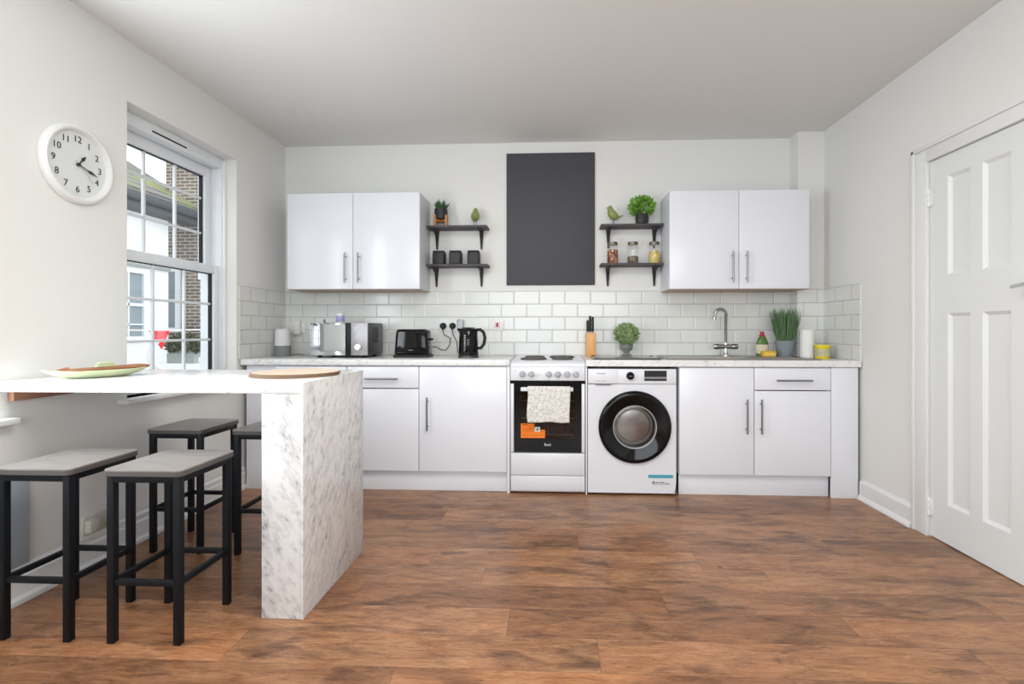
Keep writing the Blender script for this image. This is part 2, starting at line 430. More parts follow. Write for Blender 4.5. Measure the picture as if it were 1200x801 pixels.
# ------------------------------------------------------------------ room
XL, XR, H, YB, WZ = -2.19, 2.02, 2.60, -6.6, .908
BX, BY = 1.826, -.13                                   # chimney-breast-like nib at the right end of the back wall
def win_hole(y0, y1, z0, z1): return (y0, y1, z0, z1)
W1 = (-1.545, -.64, .76, 2.285); W2 = (-3.06, -2.155, .76, 2.285)
struct('floor', MB().box(XL - .35, XR + .3, YB - .3, .3, -.08, 0), M['floor'], smooth=0)
struct('ceiling', MB().box(XL - .35, XR + .3, YB - .3, .3, H, H + .1), M['ceil'], smooth=0)
struct('wall_back', MB().box(XL - .35, XR + .3, 0, .3, 0, H).box(BX, XR, BY, 0, 0, H), M['wall'], smooth=0)
T = .245
w = MB()
w.box(XL - T, XL, W1[1], 0, 0, H)
w.box(XL - T, XL, W1[0], W1[1], 0, W1[2]); w.box(XL - T, XL, W1[0], W1[1], W1[3], H)
w.box(XL - T, XL, W2[1], W1[0], 0, H)
w.box(XL - T, XL, W2[0], W2[1], 0, W2[2]); w.box(XL - T, XL, W2[0], W2[1], W2[3], H)
w.box(XL - T, XL, YB, W2[0], 0, H)
struct('wall_left', w, M['wall'], smooth=0)
D0, D1, DH = -2.03, -1.205, 2.02
w = MB()
w.box(XR, XR + .14, D1, 0, 0, H); w.box(XR, XR + .14, D0, D1, DH, H); w.box(XR, XR + .14, YB, D0, 0, H)
struct('wall_right', w, M['wall'], smooth=0)
w = MB()                                               # unseen rear wall; its wide opening is added for fill light
w.box(XL, -1.6, YB - .3, YB, 0, H); w.box(1.5, XR, YB - .3, YB, 0, H)
w.box(-1.6, 1.5, YB - .3, YB, 0, .7); w.box(-1.6, 1.5, YB - .3, YB, 2.4, H)
struct('wall_rear', w, M['wall'], smooth=0)
# baseboards
def skirt(profile, plane_pts): pass
pr = [(XL, 0), (XL + .030, 0), (XL + .030, .018), (XL + .018, .03), (XL + .018, .105), (XL + .012, .115), (XL + .012, .140), (XL, .150)]
struct('baseboard_left', MB().prism(pr, YB, -.555, 'XZ'), M['trim'], smooth=20)
pr = [(XR, 0), (XR - .034, 0), (XR - .032, .012), (XR - .022, .028), (XR - .018, .03), (XR - .018, .108), (XR - .008, .125), (XR, .128)]
struct('baseboard_right', MB().prism(pr, -1.098, -.603, 'XZ'), M['trim'], smooth=20)
struct('baseboard_right.001', MB().prism(pr, YB, -2.14, 'XZ'), M['trim'], smooth=20)
# thin flat blue-grey panel low on the left wall
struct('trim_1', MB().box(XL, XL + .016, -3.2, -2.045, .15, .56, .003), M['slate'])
# tiled splashbacks
t1 = struct('trim_2', MB().box(XL + .007, BX, -.008, 0, WZ, WZ + .508), tile_mat('metro_tile_back', 0, 2.143))
struct('trim_3', MB().box(XL, XL + .007, -.615, 0, WZ, WZ + .508), tile_mat('metro_tile_left', 1, .08))
struct('trim_4', MB().box(BX - .006, XR, BY - .007, BY, WZ, WZ + .508).box(BX - .006, BX, BY, -.008, WZ, WZ + .508), tile_mat('metro_tile_nib', 0, .055))
struct('trim_5', MB().box(XR - .007, XR, -.592, BY - .007, WZ, WZ + .508), tile_mat('metro_tile_right', 1, .09))

# window in the left wall: sliding sash
def sash_window(idx, y0, y1, z0, z1):
    xi, xo = XL - .09, XL - .24
    f = MB()
    f.box(xo, xi, y0, y0 + .025, z0, z1, .003); f.box(xo, xi, y1 - .025, y1, z0, z1, .003)
    f.box(xo, xi, y0 + .025, y1 - .025, z0, z0 + .04, .003); f.box(xo, xi, y0 + .025, y1 - .025, z1 - .07, z1, .003)
    f.box(xi - .005, xi + .02, y1 - .018, y1, z0, z1 - .02, .003)
    win = struct('window_%d' % idx, f, M['upvc'])
    a, b = y0 + .025, y1 - .025
    def sash(nm, xa, xb, zb, zt, st, tr, br, zbars):
        s = MB()
        s.box(xa, xb, a, a + st, zb, zt, .004); s.box(xa, xb, b - st, b, zb, zt, .004)
        s.box(xa, xb, a + st, b - st, zb, zb + br, .004); s.box(xa, xb, a + st, b - st, zt - tr, zt, .004)
        o = struct(nm, s, M['upvc'], win)
        xm = (xa + xb) / 2; g0, g1 = a + st, b - st
        bars = MB()
        for i in (1, 2):
            y = g0 + (g1 - g0) * i / 3; bars.box(xm - .009, xm + .009, y - .0075, y + .0075, zb + br, zt - tr, .003)
        for z in zbars: bars.box(xm - .0085, xm + .0085, g0, g1, z - .0075, z + .0075, .003)
        struct('glazing_bars', bars, M['upvc'], o)
        struct('pane', MB().box(xm - .003, xm + .003, g0, g1, zb + br, zt - tr), M['pane'], o)
        sp = MB()
        sp.box(xm - .010, xm + .010, g1 - .012, g1, zb + br, zt - tr); sp.box(xm - .010, xm + .010, g0, g1, zt - tr - .005, zt - tr)
        struct('seal', sp, M['black'], o)
    sash('lower_sash', XL - .158, XL - .105, z0 + .04, 1.547, .052, .058, .045, (1.285, 1.047))
    sash('upper_sash', XL - .215, XL - .162, 1.50, z1 - .07, .062, .068, .05, (1.995, 1.76))
    struct('vent', MB().box(xi, xi + .004, -.43 + y1 - .22 + .02, -.22 + y1 - .16 + .02, z1 - .052, z1 - .044), M['black'], win)
    s = MB().box(XL - .10, XL + .055, y0 - .055, y1 + .04, z0 - .025, z0, .006)
    struct('window_sill', s, M['trim'], win)
    return win
sash_window(1, *W1); sash_window(2, *W2)

# door in the right wall
def door():
    a = MB()
    for (y0, y1) in ((D1 - .005, D1 + .10), (D0 - .10, D0 + .005)):
        a.box(XR - .018, XR, y0, y1, 0, DH + .085, .003); 
    a.box(XR - .018, XR, D0, D1, DH - .004, DH + .085, .003)
    a.box(XR - .028, XR - .017, D1 + .078, D1 + .10, 0, DH + .085, .004); a.box(XR - .028, XR - .017, D0 - .10, D0 - .078, 0, DH + .085, .004)
    a.box(XR - .028, XR - .017, D0 - .10, D1 + .10, DH + .063, DH + .085, .004)
    a.box(XR - .001, XR + .14, D1 - .003, D1, 0, DH); a.box(XR - .001, XR + .14, D0, D0 + .003, 0, DH); a.box(XR - .001, XR + .14, D0, D1, DH - .003, DH)
    d = struct('door_1', a, M['trim'])
    ys = [D0 + .006, -1.915, -1.775, -1.70, -1.548, -1.475, -1.333, D1 - .006]
    zs = [.006, .205, 1.197, 1.395, 1.907, DH - .006]
    x = XR + .004; dep = .014; bw = .016
    m = MB()
    for i in range(7):
        for j in range(5):
            y0, y1, z0, z1 = ys[i], ys[i + 1], zs[j], zs[j + 1]
            if i in (1, 3, 5) and j in (1, 3):
                o = [(x, y0, z0), (x, y1, z0), (x, y1, z1), (x, y0, z1)]
                q = [(x + dep, y0 + bw, z0 + bw), (x + dep, y1 - bw, z0 + bw), (x + dep, y1 - bw, z1 - bw), (x + dep, y0 + bw, z1 - bw)]
                m.add(o + q, [(0, 1, 5, 4), (1, 2, 6, 5), (2, 3, 7, 6), (3, 0, 4, 7), (4, 5, 6, 7)])
            else:
                m.add([(x, y0, z0), (x, y1, z0), (x, y1, z1), (x, y0, z1)], [(0, 1, 2, 3)])
    y0, y1, z0, z1 = ys[0], ys[-1], zs[0], zs[-1]; xb = x + .04
    m.add([(x, y0, z0), (x, y1, z0), (x, y1, z1), (x, y0, z1), (xb, y0, z0), (xb, y1, z0), (xb, y1, z1), (xb, y0, z1)],
          [(0, 4, 5, 1), (1, 5, 6, 2), (2, 6, 7, 3), (3, 7, 4, 0), (4, 7, 6, 5)])
    leaf = mesh_obj('door_leaf', m, M['door'], smooth=0); leaf.parent = d
    for z in (1.82, .16):
        h = MB()
        h.box(XR - .004, XR + .003, D1 - .032, D1 + .012, z - .045, z + .045, .001)
        for k in range(3): h.lathe([(.006, z - .048 + k * .033), (.007, z - .046 + k * .033), (.007, z - .018 + k * .033), (.006, z - .016 + k * .033)], (XR - .006, D1 - .008, 0), 12)
        struct('hinge', h, M['trim'], d)
    h = MB()
    yc, zc = -1.905, 1.30
    h.lathe([(.026, XR + .004), (.026, XR - .004), (.022, XR - .007), (.0, XR - .007)], (0, yc, zc), 24, 'X')
    h.tube([(XR - .004, yc, zc), (XR - .05, yc, zc), (XR - .056, yc + .008, zc), (XR - .056, yc + .06, zc + .003), (XR - .054, yc + .135, zc - .004)], [.009, .009, .010, .009, .008], 10)
    struct('door_handle', h, M['chrome'], d)
door()

# ------------------------------------------------------------------ cabinets
def bar_handle(x0, x1, z0, z1, y):
    h = MB()
    if x0 == x1:
        h.tube([(x0, y - .032, z0), (x0, y - .032, z1)], .0062, 12)
        for z in (z0 + .03, z1 - .03): h.tube([(x0, y + .001, z), (x0, y - .032, z)], .0048, 10)
    else:
        h.tube([(x0, y - .032, z0), (x1, y - .032, z0)], .0062, 12)
        for x in (x0 + .03, x1 - .03): h.tube([(x, y + .001, z0), (x, y - .032, z0)], .0048, 10)
    return h
def front(x0, x1, z0, z1, y, th=.019):
    return MB().box(x0 + .0015, x1 - .0015, y, y + th, z0, z1, .0045, 3)
YF = -.60
def base_unit(label, x0, x1, handle_side, drawer, end_back=-.02):
    t = thing('base_cabinet', label, 'cabinet', ((x0 + x1) / 2, -.30, .14), 'white base cabinets under the worktops')
    zt = .858
    ya, yb_ = YF + .0205, end_back; xa, xb = x0 + .001, x1 - .001
    part('body', MB().box(xa, xa + .018, ya, yb_, .14, .862).box(xb - .018, xb, ya, yb_, .14, .862).box(xa + .018, xb - .018, ya, yb_, .14, .158).box(xa + .018, xb - .018, yb_ - .01, yb_, .158, .862).box(xa + .018, xb - .018, ya, ya + .018, .80, .862), M['carc'], t)
    zd = .705 if drawer else zt
    d = part('door', front(x0, x1, .142, zd, YF), M['cab'], t)
    hx = x1 - .056 if handle_side == 'R' else x0 + .062
    if handle_side == 'R' and not drawer: hx = x1 - .054
    if drawer: hx = x0 + .038
    part('handle', bar_handle(hx, hx, .423 + .0, .652, YF), M['steel'], d)
    if drawer:
        w_ = part('drawer', front(x0, x1, .711, zt, YF), M['cab'], t)
        xc = (x0 + x1) / 2
        part('handle', bar_handle(xc - .115, xc + .115, .777, .777, YF), M['steel'], w_)
    return t
base_unit('white base cabinet hidden behind breakfast bar, left of the drawer unit', -1.942, -1.4355, 'L', False)
base_unit('white drawer and door base cabinet partly behind the breakfast bar', -1.4345, -.9305, 'R', True)
base_unit('white single door base cabinet left of the cooker under the toaster and kettle', -.9295, -.3245, 'L', False)
base_unit('white single door base cabinet right of washing machine', .833, 1.3255, 'R', False)
base_unit('white base cabinet with drawer over door at the right end of the run', 1.3265, 1.8245, 'L', True)
single('filler_panel', MB().box(XL + .032, -1.9435, YF + .022, YF + .040, 0, .862, .001), M['cab'], 'white filler panel in corner between left wall and base cabinets', 'panel', (-2.06, -.57, 0))
single('filler_panel', MB().box(1.8265, 1.998, YF + .002, YF + .020, 0, .862, .001), M['cab'], 'white filler panel between right end cabinet and right wall', 'panel', (1.91, -.59, 0))
single('plinth', MB().box(-1.942, -.3235, -.555, -.540, 0, .138, .001), M['cab'], 'white plinth under the left base cabinets', 'plinth', (-1.1, -.55, 0))
single('plinth', MB().box(.838, 1.8255, -.562, -.547, 0, .138, .001), M['cab'], 'white plinth under the right base cabinets', 'plinth', (1.3, -.55, 0))
single('end_panel', MB().box(-.3232, -.3045, YF, -.015, 0, .864, .001), M['cab'], 'white full height end panel left of the cooker', 'panel', (-.314, -.3, 0))
single('end_panel', MB().box(.2095, .2190, YF, -.015, 0, .864, .001), M['cab'], 'white end panel between cooker and washing machine', 'panel', (.214, -.3, 0))

def wall_unit(label, x0, x1, z0, z1):
    t = thing('wall_cabinet', label, 'cabinet', ((x0 + x1) / 2, -.15, z0), 'white wall cabinets')
    y = -.32; xm = (x0 + x1) / 2
    part('body', MB().box(x0 + .001, x1 - .001, y + .0205, -.002, z0 + .002, z1 - .001), M['carc'], t)
    part('bottom_panel', MB().box(x0 + .003, x1 - .003, y + .021, -.003, z0 - .004, z0 + .0018), M['tan'], t, 'tan wood-effect underside')
    for (a, b, hx) in ((x0, xm, xm - .051), (xm, x1, xm + .049)):
        d = part('door', front(a, b, z0, z1, y), M['cab'], t)
        part('handle', bar_handle(hx, hx, z0 + .045, z0 + .268, y), M['steel'], d)
    return t
wall_unit('white two-door wall cabinet on left near window', -2.007, -.998, 1.415, 2.132)
wall_unit('white two-door wall cabinet on right above the sink', .830, 1.822, 1.407, 2.117)

# ------------------------------------------------------------------ worktops, sink, tap
WB = .866
def nose(x0, x1, y0, y1):
    return MB().box(x0, x1, y0, y1, WB, WZ, .004, 3)
single('worktop', nose(XL + .008, -.3035, -.612, -.009), M['topmarble'], 'white marble-effect worktop left of cooker under microwave, toaster and kettle', 'worktop', (-1.25, -.31, WB))
m = MB()
sx0, sx1, sy0, sy1 = .82, 1.74, -.515, -.115           # cut-out
m.box(.2095, sx0, -.612, -.009, WB, WZ).box(sx1, 1.8185, -.612, -.009, WB, WZ).box(1.8185, 2.011, -.612, BY - .008, WB, WZ)
m.box(sx0, sx1, -.612, sy0, WB, WZ).box(sx0, sx1, sy1, -.009, WB, WZ)
single('worktop', m, M['topmarble'], 'white marble-effect worktop right of cooker holding the sink', 'worktop', (1.1, -.31, WB))
s = thing('kitchen_sink', 'stainless steel inset sink with drainer in right worktop', 'sink', (1.27, -.31, WZ))
m = MB()
ax0, ax1, ay0, ay1 = .78, 1.79, -.545, -.085
bx0, bx1, by0, by1 = .90, 1.295, -.50, -.17            # bowl
z = WZ + .005
for q in ((ax0, bx0, ay0, ay1), (bx1, ax1, ay0, ay1), (bx0, bx1, ay0, by0), (bx0, bx1, by1, ay1)):
    m.box(q[0], q[1], q[2], q[3], WZ + .0005, z)
zb = WZ - .17
i = .03
m.add([(bx0, by0, z), (bx1, by0, z), (bx1, by1, z), (bx0, by1, z), (bx0 + i, by0 + i, zb), (bx1 - i, by0 + i, zb), (bx1 - i, by1 - i, zb), (bx0 + i, by1 - i, zb)],
      [(0, 1, 5, 4), (1, 2, 6, 5), (2, 3, 7, 6), (3, 0, 4, 7), (4, 5, 6, 7)])
rim = [(ax0, ay0), (ax1, ay0), (ax1, ay1), (ax0, ay1), (ax0, ay0)]
m.tube([(a, b, z) for a, b in rim], .003, 6)
part('basin', m, M['sink'], s, smooth=20)
g = MB()
for k in range(5): g.tube([(1.36, -.48 + k * .05, z), (1.72, -.48 + k * .05, z)], .0028, 6)
part('drainer', g, M['sink'], s)
part('waste', MB().lathe([(.0, zb + .003), (.03, zb + .003), (.038, zb + .001), (.038, zb - .01)], ((bx0 + bx1) / 2, -.33, 0), 20), M['chrome'], s)
t = thing('kitchen_tap', 'chrome swan neck mixer tap behind the sink', 'tap', (1.295, -.125, WZ + .005))
tx, ty, tz = 1.295, -.125, WZ + .005
part('base', MB().lathe([(.026, tz), (.026, tz + .006), (.016, tz + .02), (.012, tz + .035), (.012, tz + .10), (0, tz + .1)], (tx, ty, 0), 20), M['chrome'], t)
pts = [(tx, ty, tz + .05), (tx, ty, 1.21)] + [(a, ty - .012, b) for a, b in arc(tx - .042, 1.225, .042, 5, 180, 12)] + [(tx - .088, ty - .014, 1.200)]
part('spout', MB().tube(pts, .0112, 12).tube([(tx - .0875, ty - .014, 1.206), (tx - .089, ty - .014, 1.188)], [.0135, .0125], 14), M['tapchrome'], t)
part('valve_body', MB().tube([(1.250, ty, .985), (1.340, ty, .985)], .0175, 16), M['tapchrome'], t)
for sgn, x0 in ((-1, 1.250), (1, 1.340)):
    part('handle', MB().tube([(x0, ty, .985), (x0 + sgn * .004, ty, .985), (x0 + sgn * .040, ty, .985), (x0 + sgn * .044, ty, .985)], [.019, .0215, .0205, .017], 18), M['tapchrome'], t)

# ------------------------------------------------------------------ breakfast bar
t = thing('breakfast_bar', 'white marble-effect breakfast bar with waterfall end, by the window', 'breakfast bar', (-1.045, -1.84, 0))
part('worktop', MB().box(XL + .001, -.976, -2.150, -1.535, .866, WZ, .0015, 2), M['topmarble'], t)
part('support', MB().box(-1.128, -.9765, -2.148, -1.540, 0, .8655, .0015), M['marble'], t)
part('side_panel', MB().box(-.9755, -.963, -2.150, -1.535, 0, WZ, .0012), M['marble'], t)
single('wall_batten', MB().box(XL + .001, XL + .028, -2.12, -1.86, .825, .865, .002), M['batten'], 'bare wood batten on left wall under the breakfast bar top', 'batten', (XL + .015, -1.99, .825))

# stools
def stool(label, x, y):
    t = thing('bar_stool', label, 'stool', (0, 0, 0), 'grey seat black metal stools at breakfast bar')
    w, d, h, q = .144, .156, .618, .0125
    a = R(0)
    poly = []
    r = .022
    for cx, cy, s0 in ((w - r, d - r, 0), (-w + r, d - r, 90), (-w + r, -d + r, 180), (w - r, -d + r, 270)):
        poly += arc(cx, cy, r, s0, s0 + 90, 5)
    part('seat', MB().prism(poly, h - .005, h, 'XY'), M['seat'], t, smooth=20)
    part('seat_board', MB().prism(poly, h - .022, h - .005, 'XY'), M['edge'], t, smooth=20)
    w -= .010; d -= .010
    f = MB()
    for yy in (-d + q, d - q): f.box(-w + 2 * q, w - 2 * q, yy - q, yy + q, h - .047, h - .022, .002)
    for xx in (-w + q, w - q): f.box(xx - q, xx + q, -d + 2 * q, d - 2 * q, h - .047, h - .022, .002)
    part('seat_frame', f, M['frame'], t)
    for xx in (-w + q, w - q):
        for yy in (-d + q, d - q):
            part('leg', MB().box(xx - q, xx + q, yy - q, yy + q, 0, h - .022, .002), M['frame'], t)
    q2 = .009
    for yy in (-d + q, d - q): part('foot_rail', MB().box(-w + 2 * q, w - 2 * q, yy - q2, yy + q2, .205, .225, .002), M['frame'], t)
    for xx in (-w + q, w - q): part('foot_rail', MB().box(xx - q2, xx + q2, -d + 2 * q, d - 2 * q, .205, .225, .002), M['frame'], t)
    t.location = (x, y, 0)
    return t
st = stool('bar stool in front row at left edge of the picture', -1.856, -2.185)
dup(st, (-1.450, -2.185, 0), 'nearest bar stool in front row, closest to the marble support')
dup(st, (-1.885, -1.465, 0), 'bar stool in back row close to the left wall')
dup(st, (-1.447, -1.470, 0), 'bar stool in back row half hidden by the marble support')

# things on the bar
t = MB()
n = 36; vs = []; fs = []
L_, B_ = .188, .085
rings = [(0, .0), (.55, .002), (.8, .012), (1.0, .030), (1.02, .033), (.98, .034), (.76, .018), (.5, .008), (0, .007)]
for rr, zz in rings:
    for k in range(n):
        a = 2 * PI * k / n
        ca, sa = math.cos(a), math.sin(a)
        x = L_ * rr * ca; y = B_ * rr * math.copysign(abs(sa) ** 1.25, sa)
        vs.append((x, y, zz + .018 * max(0, abs(ca * rr) - .55)))
for i in range(len(rings) - 1):
    for k in range(n):
        l = (k + 1) % n; fs.append((i * n + k, i * n + l, (i + 1) * n + l, (i + 1) * n + k))
px, py = -1.955, -1.958
o = single('serving_dish', t.add(vs, fs), M['green'], 'pale green leaf-shaped dish on breakfast bar by window', 'dish', (0, 0, 0)); o.location = (px, py, WZ); o.rotation_euler.z = R(62)
b = MB().box(-.14, .14, -.048, .048, 0, .012, .005).tube([(-.135, 0, .006), (-.172, 0, .006)], [.018, .010], 10)
o = single('serving_board', b, M['board'], 'brown wooden board lying in the green dish', 'board'); o.location = (px + .012, py + .03, WZ + .031); o.rotation_euler = (0, R(-2), R(62))
b = MB()
for k in range(5): b.box(-.036 + .003 * k, .036 - .003 * k, -.02, .02, .004 * k, .004 * k + .003, .001)
o = single('folded_napkin', b, M['green'], 'small green folded napkin on top of the brown board', 'napkin'); o.location = (px + .01, py + .02, WZ + .0445); o.rotation_euler = (0, R(-2), R(50))
for k, (lab, dx) in enumerate((('pale round wooden placemat under another on breakfast bar', 0), ('pale round wooden placemat on top of the stack on breakfast bar', .003))):
    tt = thing('round_placemat', lab, 'placemat', (-1.158 + dx, -1.83 + dx, WZ + .0085 * k + .0005), 'round placemats on the breakfast bar')
    cz = WZ + .0085 * k + .0005
    part('disc', MB().lathe([(0, cz), (.180, cz), (.1805, cz + .007), (.179, cz + .008), (0, cz + .008)], (-1.158 + dx, -1.83 + dx, 0), 64), M['matwood'], tt, smooth=30)
    part('rim', MB().ring([(.180, cz + .0005), (.1845, cz + .001), (.1845, cz + .007), (.180, cz + .0078)], (-1.158 + dx, -1.83 + dx, 0), 64), M['matedge'], tt)

# ------------------------------------------------------------------ chalkboard, clock
single('wall_board', MB().box(-.383, .317, -.012, -.0005, 1.465, 2.513, .002), M['chalk'], 'large plain dark grey board on wall above cooker', 'board', (-.03, -.006, 1.465))
cy, cz = -1.828, 1.866
t = thing('wall_clock', 'round white wall clock with black numerals beside window', 'clock', (XL, cy, cz))
part('rim', MB().ring([(.178, XL + .001), (.179, XL + .014), (.173, XL + .028), (.163, XL + .033), (.155, XL + .030), (.150, XL + .020), (.147, XL + .012), (.147, XL + .001)], (0, cy, cz), 64, 'X'), M['white'], t)
part('dial', MB().lathe([(.1485, XL + .002), (.1485, XL + .010), (0, XL + .010)], (0, cy, cz), 48, 'X'), M['clockface'], t)
base = Matrix(((0, 0, 1, XL + .0115), (1, 0, 0, cy), (0, 1, 0, cz), (0, 0, 0, 1)))     # x->Y, y->Z, normal +X
for k in range(1, 13):
    a = R(90 - 30 * k)
    part('numeral', MB().text(str(k), .042, base @ Matrix.Translation((.114 * math.cos(a), .114 * math.sin(a), 0)), .0004), M['ink2'], t, smooth=0)
def hand(deg, L, w, z):
    return MB().prism([(0, -w * .5), (L * .45, -w * .5), (L * .62, -w * 1.5), (L, 0), (L * .62, w * 1.5), (L * .45, w * .5), (0, w * .5)], z, z + .0015, 'XY'), base @ Matrix.Rotation(R(90 - deg), 4, 'Z')
for nm, deg, L, w, z in (('hour_hand', 39, .062, .0055, .003), ('minute_hand', 108, .102, .0045, .006)):
    mb, Mx = hand(deg, L, w, z); mb.v = [tuple(Mx @ Vector(v)) for v in mb.v]
    part(nm, mb, M['ink2'], t, smooth=0)
mb = MB().box(-.02, .10, -.0007, .0007, .008, .0088); Mx = base @ Matrix.Rotation(R(90 - 134), 4, 'Z'); mb.v = [tuple(Mx @ Vector(v)) for v in mb.v]
part('second_hand', mb, M['ink'], t, smooth=0)
part('hub', MB().lathe([(.008, XL + .012), (.007, XL + .0225), (0, XL + .0225)], (0, cy, cz), 16, 'X'), M['ink2'], t)

# ------------------------------------------------------------------ shelves
def shelf(label, x0, x1, zt, brx, ):
    t = thing('wall_shelf', label, 'shelf', ((x0 + x1) / 2, 0, zt), 'dark grey bracket shelves')
    part('board', MB().box(x0, x1, -.155, -.001, zt - .016, zt, .002), M['shelf'], t)
    for bx in brx:
        b = MB(); zz = zt - .0165
        b.prism([(-.002, zz), (-.125, zz), (-.125, zz - .012), (-.035, zz - .05), (-.012, zz - .12), (-.012, zz - .142), (-.002, zz - .142)], bx - .006, bx + .006, 'YZ')
        b.add([(bx - .017, -.001, zz), (bx + .017, -.001, zz), (bx + .006, -.001, zz - .148), (bx - .006, -.001, zz - .148),
               (bx - .017, -.016, zz), (bx + .017, -.016, zz), (bx + .006, -.013, zz - .148), (bx - .006, -.013, zz - .148)],
              [(0, 3, 2, 1), (4, 5, 6, 7), (0, 1, 5, 4), (1, 2, 6, 5), (2, 3, 7, 6), (3, 0, 4, 7)])
        b.add([(bx - .017, -.125, zz), (bx + .017, -.125, zz), (bx + .017, -.002, zz), (bx - .017, -.002, zz),
               (bx - .012, -.120, zz - .012), (bx + .012, -.120, zz - .012), (bx + .012, -.002, zz - .012), (bx - .012, -.002, zz - .012)],
              [(0, 1, 2, 3), (4, 7, 6, 5), (0, 4, 5, 1), (1, 5, 6, 2), (2, 6, 7, 3), (3, 7, 4, 0)])
        part('bracket', b, M['iron'], t)
    return t
ZU, ZLo = 1.918, 1.620
shelf('upper dark grey shelf beside left wall cabinet, with plant and bird', -.990, -.520, ZU, (-.940, -.583))
shelf('lower dark grey shelf beside left wall cabinet, with three black pots', -.993, -.515, ZLo, (-.945, -.583))
shelf('upper dark grey shelf beside right wall cabinet, with bird and bushy plant', .352, .822, ZU, (.422, .781))
shelf('lower dark grey shelf beside right wall cabinet, with three jars', .352, .822, ZLo, (.418, .781))
# potted succulent on wooden stand
c = (-.892, -.085)
t = thing('plant_stand', 'small wooden plant stand on upper left shelf', 'plant stand', (c[0], c[1], ZU))
for k in range(4):
    a = R(45 + 90 * k + 8); x, y = c[0] + .060 * math.cos(a), c[1] + .060 * math.sin(a)
    part('leg', MB().box(x - .008, x + .008, y - .008, y + .008, ZU, ZU + .088, .002), M['pwood'], t)
cr = MB()
for k in range(2):
    a = R(45 + 90 * k + 8); cr.box(-.056, .056, -.007, .007, -.007 , .007, .001, 2, Matrix.Translation((c[0], c[1], ZU + .046 + .0)) @ Matrix.Rotation(a, 4, 'Z'))
part('cross_bar', cr, M['pwood'], t)
t = thing('potted_succulent', 'spiky succulent in black pot on the wooden stand', 'plant', (c[0], c[1], ZU + .054))
z0 = ZU + .0535
part('pot', MB().lathe([(0, z0), (.044, z0), (.050, z0 + .006), (.051, z0 + .085), (.046, z0 + .085), (.045, z0 + .072), (0, z0 + .072)], (c[0], c[1], 0), 28), M['pot'], t)
lf = MB()
for k in range(22):
    a = k * 2.4; tilt = .10 + .75 * ((k % 11) / 11.0); L = .085 - .02 * (k % 3) * .5
    d = Vector((math.cos(a) * math.sin(tilt), math.sin(a) * math.sin(tilt), math.cos(tilt)))
    p0 = Vector((c[0], c[1], z0 + .07)) + Vector((math.cos(a), math.sin(a), 0)) * .012
    lf.tube([p0, p0 + d * L * .4, p0 + d * L * .75 + Vector((0, 0, .004)), p0 + d * L + Vector((0, 0, .01))], [.006, .0085, .005, .0006], 6)
part('leaves', lf, M['succ'], t)
# birds
def bird(label, x, y, z, rz):
    t = thing('bird_ornament', label, 'ornament', (0, 0, 0), 'green bird ornaments')
    b = MB()
    prof = [(-.046, .060, .004), (-.037, .063, .016), (-.021, .066, .028), (-.003, .075, .034), (.009, .091, .034), (.017, .107, .028), (.021, .121, .0225), (.023, .134, .020), (.022, .145, .015), (.019, .153, .004)]
    pts = [(p[0], 0, p[1]) for p in prof]
    b.tube(pts, [p[2] for p in prof], 18)
    part('body', b, M['bird'], t, smooth=80)
    part('tail', MB().tube([(-.040, 0, .064), (-.064, 0, .072), (-.078, 0, .078)], [.010, .006, .003], 8), M['bird'], t)
    part('beak', MB().tube([(.038, 0, .137), (.056, 0, .132)], [.006, .0008], 8), M['bird'], t)
    for s_ in (-1, 1):
        part('leg', MB().tube([(.0, s_ * .010, .046), (-.002, s_ * .011, .02), (0, s_ * .012, .0016)], .0017, 6).tube([(-.010, s_ * .012, .0016), (.014, s_ * .012, .0016)], .0016, 6), M['wire'], t)
    t.location = (x, y, z); t.rotation_euler.z = rz
    return t
b1 = bird('green bird ornament on upper left shelf, facing the wall', -.622, -.085, ZU, R(90))
b2 = dup(b1, (.452, -.085, ZU), 'green bird ornament in side view on upper right shelf'); b2.rotation_euler.z = R(180)
# three black cube pots
def cube_pot(label, x):
    t = thing('cube_pot', label, 'pot', (0, 0, 0), 'black cube pots on lower left shelf')
    q = .046
    bm = MB().box(-q, q, -q, q, 0, .100, .010, 3)
    part('cup', bm, M['pot'], t)
    part('lid', MB().box(-q + .003, q - .003, -q + .003, q - .003, .100, .108, .003), M['pot'], t)
    t.location = (x, -.085, ZLo); return t
cp = cube_pot('black cube pot nearest left wall cabinet on lower shelf', -.905)
dup(cp, (-.775, -.085, ZLo), 'middle one of three black cube pots on lower left shelf')
dup(cp, (-.632, -.085, ZLo), 'black cube pot at the right end of lower left shelf')
# leafy plant on upper right shelf
def leaf_cloud(mb, c, rad, n, size, rng, squash=1.0, bottom=-1.0):
    for k in range(n):
        while True:
            d = Vector((rng.uniform(-1, 1), rng.uniform(-1, 1), rng.uniform(bottom, 1)))
            if .05 < d.length <= 1: break
        rr = d.length ** .35; d.normalize()
        if d.z < bottom: d.z = bottom
        p = Vector((c[0] + d.x * rad[0] * rr, c[1] + d.y * rad[1] * rr, c[2] + d.z * rad[2] * rr))
        u = Vector((rng.uniform(-1, 1), rng.uniform(-1, 1), rng.uniform(-.2, 1)))
        u = (u + d * .8).normalized(); v = u.cross(Vector((rng.uniform(-1, 1), rng.uniform(-1, 1), rng.uniform(-1, 1)))).normalized()
        w_ = u.cross(v); s_ = size * rng.uniform(.7, 1.3)
        mb.add([p, p + u * s_ * .5 + v * s_ * .32 + w_ * s_ * .1, p + u * s_, p + u * s_ * .5 - v * s_ * .32 + w_ * s_ * .1], [(0, 1, 2), (0, 2, 3)])
rng = random.Random(3)
c = (.673, -.085)
t = thing('potted_plant', 'bushy bright green plant in black pot on upper right shelf', 'plant', (c[0], c[1], ZU))
